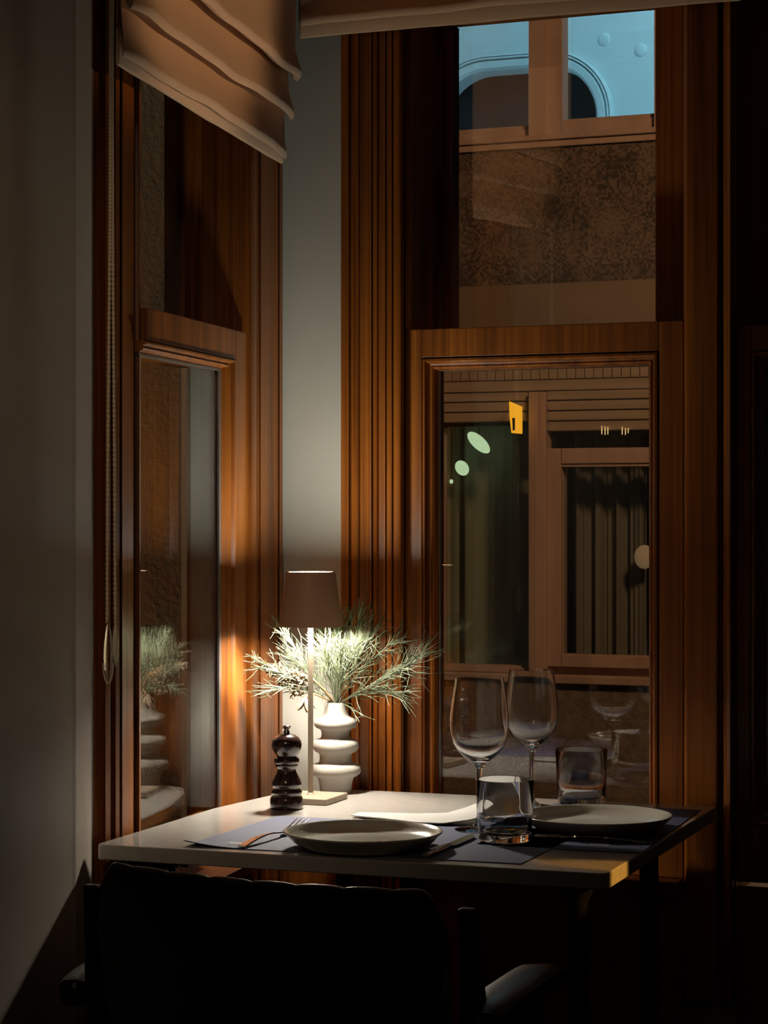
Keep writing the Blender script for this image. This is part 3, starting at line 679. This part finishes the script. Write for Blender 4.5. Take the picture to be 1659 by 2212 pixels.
def tumbler(label, x, y, z):
    H = .0915
    pr = [(0, .0003), (.036, .0003), (.0385, .003), (.0395, .010), (.0415, .045), (.0434, H-.001), (.0430, H), (.0418, H), (.0414, H-.001), (.0396, .045), (.0372, .016), (.034, .0125), (.02, .0105), (0, .0100)]
    mbb = MB().lathe(pr, 64); o = mbb.build('water_tumbler', M['glass'], None, smooth=True, angle=60); put(o, x, y, z); tag(o, label, 'tumbler', 'clear water tumblers'); return o
tumbler('nearer clear tumbler standing in front of the wine glasses', K(1090.5)*3.272, 3.272, TZ+MT+.0003)
tumbler('far clear tumbler behind the right hand plate', K(1256)*3.702, 3.702, TZ+.0003)

def fork(label, base, tip, lift, name='dinner_fork'):
    """base, tip: plan points; lift: height of the tine tips"""
    d = (tip-base); Ln = d.length; rz_ = math.atan2(d.y, d.x)
    rt = empty(name, (base.x, base.y, TZ+MT), rz_); tag(rt, label, 'fork', 'steel forks')
    s = Ln/.2
    def hgt(t): return .0022+lift*(0.45*sin(pi*min(t/.75, 1))*1.0+(max(0, t-.72)/.28)**1.3*1.0) if lift > .012 else .0022+lift*(sin(pi*min(1, t/.95))*.8+max(0, t-.75)*2)
    hw = lambda t: .0075 if t < .03 else (.0078-.010*min(t, .38) if t < .38 else (.0032 if t < .64 else .0032+(t-.64)/.10*.0095 if t < .74 else .0128))
    mbb = MB(); N = 30; vs = []
    for i in range(N+1):
        t = .76*i/N; x = t*Ln; wd = hw(t)*s; z = hgt(t)
        vs += [(x, -wd, z-.0004), (x, wd, z-.0004), (x, wd*.8, z+.0014), (x, -wd*.8, z+.0014)]
    fs = [(i*4+k, i*4+(k+1) % 4, (i+1)*4+(k+1) % 4, (i+1)*4+k) for i in range(N) for k in range(4)]+[(0, 1, 2, 3), (N*4, N*4+1, N*4+2, N*4+3)]
    mbb.add(vs, fs); mbb.build('handle', M['chrome'], rt, smooth=True, angle=40)
    for q in range(4):
        yy = (-.0108+.0072*q)*s; tm = MB(); pts = [(t*Ln, yy, hgt(t)+.0004) for t in [.755+.245*i/8 for i in range(9)]]
        tm.tube(pts, [.0017, .0017, .0016, .0015, .0014, .0013, .0012, .001, .0005], 6); tm.build('tine', M['chrome'], rt, smooth=True)
fork('steel fork propped beside the nearer plate, its tines raised', Vector((K(522)*3.204, 3.204, 0)), Vector((K(656)*3.385, 3.385, 0)), .016)
fork('steel fork half under the far plate rim, pointing at the tumbler', Vector((.384, 3.245, 0)), Vector((.224, 3.300, 0)), .005)
def knife(label, base, tip):
    d = tip-base; Ln = d.length; rt = empty('table_knife', (base.x, base.y, TZ+MT), math.atan2(d.y, d.x)); tag(rt, label, 'knife')
    mbb = MB(); N = 14; vs = []
    for i in range(N+1):
        t = i/N; x = t*Ln*.46; r = .0062*(.75+.35*sin(pi*(1-t)*.9)); vs += [(x, r*cos(a), .0044+r*.62*sin(a)) for a in [k*pi/4 for k in range(8)]]
    fs = [(i*8+k, i*8+(k+1) % 8, (i+1)*8+(k+1) % 8, (i+1)*8+k) for i in range(N) for k in range(8)]+[tuple(range(8)), tuple(range(N*8, N*8+8))]
    mbb.add(vs, fs); mbb.build('handle', M['chrome'], rt, smooth=True, angle=60)
    b = MB(); pl = [(.46, -.004), (.50, -.0085), (.80, -.0095), (.93, -.007), (1.0, .004), (.9, .0062), (.5, .0062), (.46, .004)]
    b.prism([(x*Ln, y) for x, y in pl], .0028, .0042); b.build('blade', M['chrome'], rt, bevel=.0003)
knife('steel knife on the blue placemat between plate and tumbler', Vector((K(920)*3.113, 3.113, 0)), Vector((K(1024)*3.318, 3.318, 0)))
# napkin sheet: lies flat at the left, lifts and curls at the right
fr_ = [(-.052, 3.535, .003), (.0, 3.50, .003), (.05, 3.455, .003), (.09, 3.430, .005), (.130, 3.437, .009), (.165, 3.462, .014), (.200, 3.510, .021), (.222, 3.565, .028)]
bk_ = [(-.040, 3.570, .003), (.0, 3.566, .003), (.05, 3.556, .003), (.10, 3.556, .004), (.13, 3.572, .010), (.155, 3.590, .017), (.190, 3.602, .024), (.216, 3.600, .029)]
def lerp_list(l, u):
    f_ = u*(len(l)-1); k = min(int(f_), len(l)-2); q = f_-k; q = q*q*(3-2*q)*.3+q*.7
    return Vector(l[k])*(1-q)+Vector(l[k+1])*q
mb = MB().grid(lambda u, v: (lambda p: (p.x, p.y, TZ+MT+p.z+.003*sin(pi*v)*u))(lerp_list(fr_, u).lerp(lerp_list(bk_, u), v)), 48, 10, .0016)
o = mb.build('paper_napkin', M['napkin'], None, smooth=True); tag(o, 'white folded napkin behind the nearer plate, right end curling up', 'napkin')

# ------------------------------------------------------------------ armchair in front
O = Vector((-.066, 2.878, 0)); ch = empty('armchair', O, radians(-20)); tag(ch, 'black leather armchair with channelled back, seen from behind at the table', 'chair')
Lt = M['leather']
hwid = .228; ztop = .792; zbot = .40
def back_fn(sgn):
    pass
mb = MB(); NU, NV = 96, 22; vs = []; fs = []
def bp_(u, v, side):
    x = (u*2-1)
    # rounded top corners
    zt = ztop-.045*max(0, (abs(x)-.86)/.14)**2.2-.004*abs(sin(pi*u*8)) ** 3*0
    z = zbot+(zt-zbot)*v
    y = -.25+.035*x*x+(.75-z)*.10*-1*-1*.6     # wraps forward at the sides and leans back
    y = -.245+.045*x*x+(ztop-z)*.12
    chn = .010*abs(sin(pi*u*8))**.6
    th = .020*(1-max(0, (v-.86)/.14)**2*.55)
    if side > 0: y += th+chn*(1-.3*v)
    else: y -= th*.6
    return (x*hwid*(1-.05*(1-v))-.010, y, z-.006*x)
for side in (-1, 1):
    for j in range(NV+1):
        for i in range(NU+1): vs.append(bp_(i/NU, j/NV, side))
NN = (NU+1)*(NV+1); idx = lambda i, j: j*(NU+1)+i
for j in range(NV):
    for i in range(NU):
        q = (idx(i, j), idx(i+1, j), idx(i+1, j+1), idx(i, j+1)); fs.append(q); fs.append(tuple(k+NN for k in reversed(q)))
# rounded top edge with scalloped channels
TN = 6; tops = []
for i in range(NU+1):
    a = Vector(vs[idx(i, NV)]); b = Vector(vs[idx(i, NV)+NN]); col_ = [idx(i, NV)]
    hb = .007+.0022*abs(sin(pi*i/NU*8))**.5
    for k in range(1, TN):
        q = a.lerp(b, .5-.5*cos(pi*k/TN)); q.z += hb*sin(pi*k/TN); col_.append(len(vs)); vs.append(tuple(q))
    col_.append(idx(i, NV)+NN); tops.append(col_)
for i in range(NU):
    for k in range(TN): fs.append((tops[i][k], tops[i+1][k], tops[i+1][k+1], tops[i][k+1]))
for j in range(NV):
    fs.append((idx(0, j), idx(0, j+1), idx(0, j+1)+NN, idx(0, j)+NN)); fs.append((idx(NU, j), idx(NU, j)+NN, idx(NU, j+1)+NN, idx(NU, j+1)))
fs.append(tuple(tops[0])); fs.append(tuple(reversed(tops[NU])))
fs += [(idx(i, 0), idx(i, 0)+NN, idx(i+1, 0)+NN, idx(i+1, 0)) for i in range(NU)]
mb.add(vs, fs); mb.build('backrest', Lt, ch, smooth=True, angle=50)
mb = MB().grid(lambda u, v: ((u*2-1)*.235, -.20+.44*v, .46+.022*(1-abs(2*u-1)**4)*(1-abs(2*v-1)**4)), 20, 20, .10); mb.build('seat', Lt, ch, smooth=True, angle=60)
for sx in (-1, 1):
    xx = .268 if sx < 0 else .262
    ya, yb_ = -.20, (.10 if sx > 0 else .12)
    mb = MB(); pts = []
    vs = []; N = 16
    for i in range(N+1):
        t = i/N; y = ya+(yb_-ya)*t; zt = .664-.010*(2*t-1)**4; hw_ = .030*(1-.25*abs(2*t-1)**6)
        vs += [(sx*xx+c0*hw_, y, zt+c1) for c0, c1 in ((-1, -.026), (-1, -.006), (-.75, -.001), (0, .001), (.75, -.001), (1, -.006), (1, -.026), (.6, -.032), (-.6, -.032))]
    fs = [(i*9+k, i*9+(k+1) % 9, (i+1)*9+(k+1) % 9, (i+1)*9+k) for i in range(N) for k in range(9)]+[tuple(range(9)), tuple(range(N*9, N*9+9))]
    mb.add(vs, fs); mb.build('armrest', Lt, ch, smooth=True, angle=40)
    mb = MB()   # side panel sweeping from back down to arm
    pl = [(-.19, .40), (.08, .42), (.09, .635), (-.10, .636), (-.150, .66), (-.175, .72), (-.19, .775), (-.205, .775)]
    xs = sx*(.236 if sx < 0 else .236)
    n = len(pl); vv = [(xs+(.0 if z > .7 else sx*.004), y, z) for y, z in pl]+[(xs+sx*.02, y, z) for y, z in pl]
    mb.add(vv, [(i, (i+1) % n, n+(i+1) % n, n+i) for i in range(n)]+[tuple(range(n-1, -1, -1)), tuple(range(n, 2*n))]); mb.build('side_panel', Lt, ch, bevel=.003)
    for sy in (-.17, .19):
        mb = MB().tube([(sx*.215, sy, 0), (sx*.205, sy*.97, .37)], [.013, .019], 12); mb.build('leg', M['mill'], ch, smooth=True)
    mb = MB().lathe([(0, 0), (.009, 0), (.008, .003), (0, .0045)], 16, (0, 0, 0)); o = mb.build('arm_stud', M['chrome'], ch, smooth=True); o.location = (sx*xx, ya-.0002, .648); o.rotation_euler = (pi/2, 0, 0); o.scale = (.45, .45, .6)

# ------------------------------------------------------------------ across the street
FB = 4.2
def FU(px, v=0): return Ru(px, -FB+v)
def FZ(px, py, v=0): return Rz(px, py, -FB+v)
def T(u, v, z): return R(u, v-FB, z)
hs = empty('house_across', R(Ru(1200, -FB), -FB, 0)); tag(hs, 'brown rendered house across the street, seen through the wide window', 'building')
def fbox(name, px0, px1, za, zb2, v0, v1, m, parent=hs, bev=0, uu=None):
    u0_, u1_ = uu if uu else (FU(px0, v1), FU(px1, v1)); mbb = MB(); wbox(mbb, T, u0_, u1_, v0, v1, za, zb2)
    p_ = parent
    o = mbb.build(name, m, None, bevel=bev)
    o.parent = p_
    o.matrix_parent_inverse = Matrix.Translation(-Vector(hs.location)) if p_ is hs else Matrix.Identity(4)
    return o
UL, UR = FU(860), FU(1700)
zs = FZ(1200, 292)          # upper window sill
zmb = FZ(1200, 612)         # mosaic bottom
zbd = FZ(1200, 800)         # band bottom
fbox('mosaic_wall', 0, 0, zmb, zs-.02, -.20, 0, M['mosaic'], uu=(UL, UR))
fbox('band_wall', 0, 0, zbd+.01, zmb-.0005, -.20, .012, M['band'], uu=(UL, UR))
zsi = FZ(1200, 1458)
fbox('stone_wall', 0, 0, 0, zsi-.03, -.20, 0, M['rough'], uu=(UL, UR))
fbox('lower_sill', 0, 0, zsi-.03, zsi, -.20, .03, M['fwood'], uu=(UL, UR), bev=.004)
fbox('upper_sill', 0, 0, zs-.02, zs, -.12, .035, M['fwood'], uu=(UL, UR), bev=.003)
fbox('upper_sill_moulding', 0, 0, zs-.045, zs-.0205, -.10, .018, M['fwood'], uu=(UL, UR), bev=.003)
zup = 4.6
fbox('upper_pier', 0, 0, zs, zup, -.20, 0, M['mosaic'], uu=(FU(1424), UR)); 
# upper window
uw = fbox('window_frame', 1142, 1178, zs+.001, zup, -.10, .0, M['fwood'])
def sub(name, px0, px1, za, zb2, v0, v1, m, par, bev=0):
    u0_, u1_ = FU(px0, v1), FU(px1, v1); mbb = MB(); wbox(mbb, T, u0_, u1_, v0, v1, za, zb2); o = mbb.build(name, m, None, bevel=bev); o.parent = par
    o.matrix_parent_inverse = Matrix.Identity(4)
    return o
def abs_parent(o, par):
    o.parent = par; o.matrix_parent_inverse = Matrix.Identity(4)
# parent chain: hs translates, window frame keeps mesh in world coordinates through the inverse, so sub-parts need none
zr_ = FZ(1300, 262); zr2 = FZ(1050, 290)
sub('stile', 1180, 1214, zs+.001, zup, -.09, -.014, M['fwood'], uw)
sub('stile', 1413, 1424, zs+.001, zup, -.09, -.014, M['fwood'], uw)
sub('stile', 930, 940, zs+.001, zup, -.09, -.014, M['fwood'], uw)
sub('bottom_rail', 1216, 1413, zs+.012, zs+.050, -.09, -.04, M['fwood'], uw, .003)
sub('bottom_rail', 1216, 1413, zs+.050, zs+.066, -.09, -.052, M['fwood'], uw, .003)
sub('bottom_rail', 941, 1141, zs+.001, zs+.034, -.09, -.03, M['fwood'], uw, .003)
sub('bottom_rail', 941, 1141, zs+.034, zs+.052, -.09, -.045, M['fwood'], uw, .003)
sub('pane', 1216, 1412, zs+.05, zup, -.075, -.071, M['pane'], uw); sub('pane', 941, 1141, zs+.05, zup, -.075, -.071, M['pane'], uw)
# lower windows: posts, shutters, frames
zst = FZ(1160, 845); zsb_l = FZ(1050, 926); zsb_r = FZ(1300, 942)
fbox('post', 1141, 1162, zsi, zst-.003, -.06, .030, M['fwood'], bev=.004)
fbox('post', 1162.5, 1178, zsi, zst-.003, -.06, .016, M['fwood'], bev=.004)
fbox('post_cap', 1138, 1181, zst-.075, zst+.004, -.06, .034, M['fwood'], bev=.003) if False else None
# row of small end grain blocks under the band
n_blk = 40; 
for i in range(n_blk):
    ua = UL+.05+i*(UR-UL-.1)/n_blk; ub = ua+(UR-UL-.1)/n_blk-.004
    fbox('block', 0, 0, zbd-.032, zbd+.004, -.08, .010, M['fwood2'], uu=(ua, ub))
fbox('shutter_box', 0, 0, zbd-.075, zbd-.033, -.10, .004, M['fwood2'], uu=(UL, UR), bev=.003)
z_ = zbd-.076; hh = .0385; k = 0
while z_-hh > zsb_r-.02:
    right_only = z_-hh < zsb_l-.01
    if not right_only: fbox('slat', 860, 1139, z_-hh+.004, z_, -.06, -.004+.001*(k % 2), M['fwood2'], bev=.004)
    fbox('slat', 1181, 1700, z_-hh+.004, z_, -.06, -.002+.001*(k % 2), M['fwood2'], bev=.004)
    z_ -= hh; k += 1
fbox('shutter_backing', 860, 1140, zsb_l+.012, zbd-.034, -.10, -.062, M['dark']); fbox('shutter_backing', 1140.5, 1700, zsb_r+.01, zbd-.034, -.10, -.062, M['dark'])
# left big pane
wl = fbox('window_frame', 880, 953, zsi+.001, zsb_l+.01, -.10, -.03, M['fwood'], bev=.003)
sub('bottom_rail', 954, 1140, zsi+.001, zsi+.028, -.10, -.03, M['fwood'], wl, .003)
sub('pane', 954, 1140, zsi+.028, zsb_l+.01, -.085, -.081, M['pane'], wl)
# right casement
zh1, zh0 = FZ(1300, 967), FZ(1300, 1008)
wr = fbox('window_frame', 1181, 1211, zsi+.03, zh1, -.09, -.012, M['fwood'], bev=.003)
sub('head_rail', 1212, 1700, zh0+.012, zh1, -.09, -.012, M['fwood'], wr, .003)
sub('head_bead', 1207, 1700, zh0, zh0+.011, -.09, -.020, M['fwood'], wr, .002)
zq = FZ(1300, 1416)
sub('bottom_rail', 1212, 1700, zsi+.03, zq, -.09, -.014, M['fwood'], wr, .003)
sub('pane', 1211, 1700, zq-.004, zh0+.004, -.06, -.056, M['pane'], wr)
sub('stile', 1470, 1500, zq, zh0, -.09, -.014, M['fwood'], wr, .003)
fbox('threshold', 0, 0, zsi+.001, zsi+.028, -.10, -.05, M['fwood'], uu=(FU(1181), UR))
# rooms behind: dark boxes
def room_box(name, ua, ub, va, vb, za, zb2, m):
    mbb = MB(); wbox(mbb, T, ua, ub, va-.03, va, za, zb2); wbox(mbb, T, ua-.03, ua, va, vb, za, zb2); wbox(mbb, T, ub, ub+.03, va, vb, za, zb2); wbox(mbb, T, ua, ub, va, vb, za-.03, za); wbox(mbb, T, ua, ub, va, vb, zb2, zb2+.03)
    o = mbb.build(name, m, None); o.parent = hs; o.matrix_parent_inverse = Matrix.Translation(-Vector(hs.location)); return o
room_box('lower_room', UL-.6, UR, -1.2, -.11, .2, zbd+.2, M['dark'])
def drape(name, ua, ub, v, za, zb2, amp, per, m, seed):
    rn = random.Random(seed); mbb = MB(); N = 220; vs = []; fs = []
    phs = [rn.uniform(0, 6) for _ in range(3)]
    for i in range(N+1):
        u = ua+(ub-ua)*i/N; y = v+amp*(sin(2*pi*u/per+phs[0])+.5*sin(2*pi*u/(per*.57)+phs[1])+.25*sin(2*pi*u/(per*.3)+phs[2]))
        vs += [T(u, y, za), T(u, y, zb2), T(u, y-.006, za), T(u, y-.006, zb2)]
    for i in range(N):
        a = i*4; b = a+4; fs += [(a, b, b+1, a+1), (a+2, a+3, b+3, b+2), (a, a+2, b+2, b), (a+1, b+1, b+3, a+3)]
    fs += [(0, 1, 3, 2), (N*4, N*4+2, N*4+3, N*4+1)]
    mbb.add(vs, fs); o = mbb.build(name, m, None, smooth=True); o.parent = hs; o.matrix_parent_inverse = Matrix.Translation(-Vector(hs.location)); return o
drape('curtain', FU(905), FU(1150), -.30, zsi, zbd, .020, .17, M['curtain'], 2)
drape('curtain', FU(1195), FU(1352), -.26, zsi, zbd, .020, .075, M['curtain2'], 4)
# upper room: pale panel with a rounded dark opening, two round studs
V2 = -2.1
def UU(px): return Ru(px, -FB+V2)
def ZZ(px, py): return Rz(px, py, -FB+V2)
room_box('upper_room', UU(840), UR, V2-1.0, -.12, zs-.05, zup+.4, M['blue'])
uc = UU(1118); hwu = UU(1292)-uc; zt0 = ZZ(1150, 149); rad = hwu*.62
def rrect(off, vdepth, nseg=14):
    """rounded arch outline, off = growth beyond the opening"""
    pts = []; h = hwu+off; r = rad+off; zt1 = zt0+off; zb1 = zs-.04
    pts.append((uc-h, zb1))
    for i in range(nseg+1):
        a = pi-pi/2*i/nseg; pts.append((uc-h+r+r*cos(a), zt1-r+r*sin(a)))
    for i in range(nseg+1):
        a = pi/2-pi/2*i/nseg; pts.append((uc+h-r+r*cos(a), zt1-r+r*sin(a)))
    pts.append((uc+h, zb1)); return pts
def arch(name, rings, m):
    mbb = MB(); vs = []; n = None
    for off, v in rings:
        p_ = rrect(off, 0); n = len(p_); vs += [T(u, V2+v, z) for u, z in p_]
    fs = []; Rn = len(rings)
    for k in range(Rn):
        k2 = (k+1) % Rn
        for i in range(n-1): fs.append((k*n+i, k*n+i+1, k2*n+i+1, k2*n+i))
    fs += [tuple(k*n for k in range(Rn)), tuple(k*n+n-1 for k in range(Rn))]
    mbb.add(vs, fs); o = mbb.build(name, m, None, smooth=True, angle=30); o.parent = hs; o.matrix_parent_inverse = Matrix.Translation(-Vector(hs.location)); return o
pxs = 1/ F*RD(1200, -FB+V2)
arch('arch_moulding', [(0, -.10), (0, .03), (.012, .045), (22*pxs-.006, .05), (23*pxs, .02), (24*pxs, .02), (25*pxs, .045), (28*pxs, .045), (29*pxs, .02), (30*pxs, .02), (31*pxs, .04), (34*pxs, .035), (36*pxs, .0), (36*pxs, -.10)], M['blue'])
# panel pieces around the opening: built as one sheet with the arch hole
outer = [(UU(880), zs-.04), (UU(880), zup+.3), (UU(1600), zup+.3), (UU(1600), zs-.04)]
inn = rrect(30*pxs, 0)
mbb = MB(); n = len(inn)
def ring_to_rect(i):
    t = i/(n-1)
    # walk the outer path left-bottom -> left-top -> right-top -> right-bottom
    if t < .25: q = t/.25; a, b = outer[0], outer[1]
    elif t < .75: q = (t-.25)/.5; a, b = outer[1], outer[2]
    else: q = (t-.75)/.25; a, b = outer[2], outer[3]
    return (a[0]*(1-q)+b[0]*q, a[1]*(1-q)+b[1]*q)
oo = [ring_to_rect(i) for i in range(n)]; oo[0] = outer[0]; oo[-1] = outer[3]
near_l = min(range(n), key=lambda i: abs(i/(n-1)-.25)); near_r = min(range(n), key=lambda i: abs(i/(n-1)-.75)); oo[near_l] = outer[1]; oo[near_r] = outer[2]
vs = [T(u, V2, z) for u, z in inn]+[T(u, V2, z) for u, z in oo]+[T(u, V2-.03, z) for u, z in inn]+[T(u, V2-.03, z) for u, z in oo]
fs = [(i, i+1, n+i+1, n+i) for i in range(n-1)]+[(2*n+i, 3*n+i, 3*n+i+1, 2*n+i+1) for i in range(n-1)]
mbb.add(vs, fs); o = mbb.build('painted_panel', M['blue'], None); o.parent = hs; o.matrix_parent_inverse = Matrix.Translation(-Vector(hs.location))
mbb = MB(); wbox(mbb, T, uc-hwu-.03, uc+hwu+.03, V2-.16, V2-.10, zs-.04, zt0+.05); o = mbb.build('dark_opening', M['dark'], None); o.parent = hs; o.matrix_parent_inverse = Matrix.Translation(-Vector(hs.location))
for px, py in ((1305, 85), (1384, 108)):
    mbb = MB(); c0 = T(UU(px), V2, ZZ(px, py)); r0 = 14.5*pxs
    Mx = Matrix.Rotation(-math.atan2(n_.x, n_.y), 3, 'Z') @ Matrix.Rotation(pi/2, 3, 'X')
    mbb.ellipsoid(c0, (r0, r0, r0*.35), 24, 12, Mx); o = mbb.build('round_stud', M['blue'], None, smooth=True, angle=180); o.parent = hs; o.matrix_parent_inverse = Matrix.Translation(-Vector(hs.location))
# glowing ovals added for lamp reflections in the panes, and one dim globe lamp
def glow_ell(name, label, cat, px, py, v, r, m, rot=0, group=None, cap=None):
    D_ = RD(px, -FB+v); c0 = Vector(T(FU(px, v), v, FZ(px, py, v))); s_ = D_/F
    root = empty(name, c0); tag(root, label, cat, group)
    Mx = Matrix.Rotation(rot, 3, 'Y'); mbb = MB(); mbb.ellipsoid((0, 0, 0), (r[0]*s_, r[0]*s_*.6, r[1]*s_), 24, 14, Mx); mbb.build('glow_globe', m, root, smooth=True, angle=180)
    mbb = MB(); mbb.tube([(0, 0, r[0]*s_*.6), (0, 0, .35)], .0022, 6); mbb.build('cord', M['dark'], root)
    return root
glow_ell('pane_glow', 'largest greenish white reflection, added as a slanted oval behind the far left window pane', 'lamp', 1034, 956, -.17, (14, 31), M['glow'], radians(-47), 'lamps glowing behind the house window')
glow_ell('pane_glow', 'smaller rounded white reflection, added below the slanted oval one', 'lamp', 998, 1011, -.17, (14, 17.5), M['glow'], radians(-35), 'lamps glowing behind the house window')
glow_ell('pane_glow', 'tiny faint reflected dot, added below the two white ovals', 'lamp', 975, 1040, -.17, (4, 5), M['glow'], 0, 'lamps glowing behind the house window')
glow_ell('pane_glow', 'dim warm globe in the right house window, cut by the frame', 'lamp', 1392, 1203, -.16, (22, 26), M['globe'], 0, 'lamps glowing behind the house window')
# amber lantern: tilted glowing panel with a dark slot, added for a near glass reflection
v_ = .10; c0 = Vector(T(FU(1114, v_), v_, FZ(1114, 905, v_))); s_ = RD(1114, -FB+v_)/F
root = empty('amber_glint', c0); tag(root, 'small bright amber lantern shape before the shutter slats, added for a reflection in the glass', 'glint')
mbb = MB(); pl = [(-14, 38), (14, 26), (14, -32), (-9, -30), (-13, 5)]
for y0_, y1_, mm, nm, q in ((-.012, .012, M['amber'], 'glint_body', pl), (-.0135, -.0125, M['dark'], 'slot', [(-8, 2), (-2, 2), (-2, -24), (-7, -26)])):
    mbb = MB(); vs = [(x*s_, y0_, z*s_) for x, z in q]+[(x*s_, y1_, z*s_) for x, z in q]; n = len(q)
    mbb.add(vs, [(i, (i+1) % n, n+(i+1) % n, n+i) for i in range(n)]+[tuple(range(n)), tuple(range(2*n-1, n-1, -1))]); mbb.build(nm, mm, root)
mbb = MB(); mbb.tube([(0, 0, 30*s_), (0, .0, 40*s_), (0, v_*.9, 44*s_)], .002, 6); mbb.build('glint_stem', M['iron'], root)  # stem made up for the added amber shape
for i, (px, py, h) in enumerate(((1300, 929, 10), (1307, 930, 10), (1313, 930, 9), (1344, 930, 9), (1351, 932, 8), (1357, 930, 6))):  # thin glowing slivers added for flame reflections in the near glass
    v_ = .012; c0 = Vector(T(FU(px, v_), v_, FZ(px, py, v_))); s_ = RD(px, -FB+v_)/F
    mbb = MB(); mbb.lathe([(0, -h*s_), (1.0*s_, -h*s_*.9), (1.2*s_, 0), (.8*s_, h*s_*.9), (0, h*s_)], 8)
    o = mbb.build('flame_glint', M['flame_reflection'], None, smooth=True); o.location = c0
    tag(o, ('leftmost', 'second from left', 'third from left', 'third from right', 'second from right', 'rightmost and shortest')[i]+' of the six thin warm flame reflections, added as glowing slivers on the shutter', 'light', 'flame reflections added as glowing slivers')
# street, and stucco wall seen through the side window
mb = MB(); wbox(mb, R, -3.5, 3.0, -FB+.05, -.20, -.12, -.06); st(mb.build('street', M['street']))
xs0, xs1 = K(250)*5.6, K(392)*5.6
mb = MB().box(xs0-.6, xs1, 5.6, 5.9, 0, 4.2); st(mb.build('wall_outside', M['stucco']))
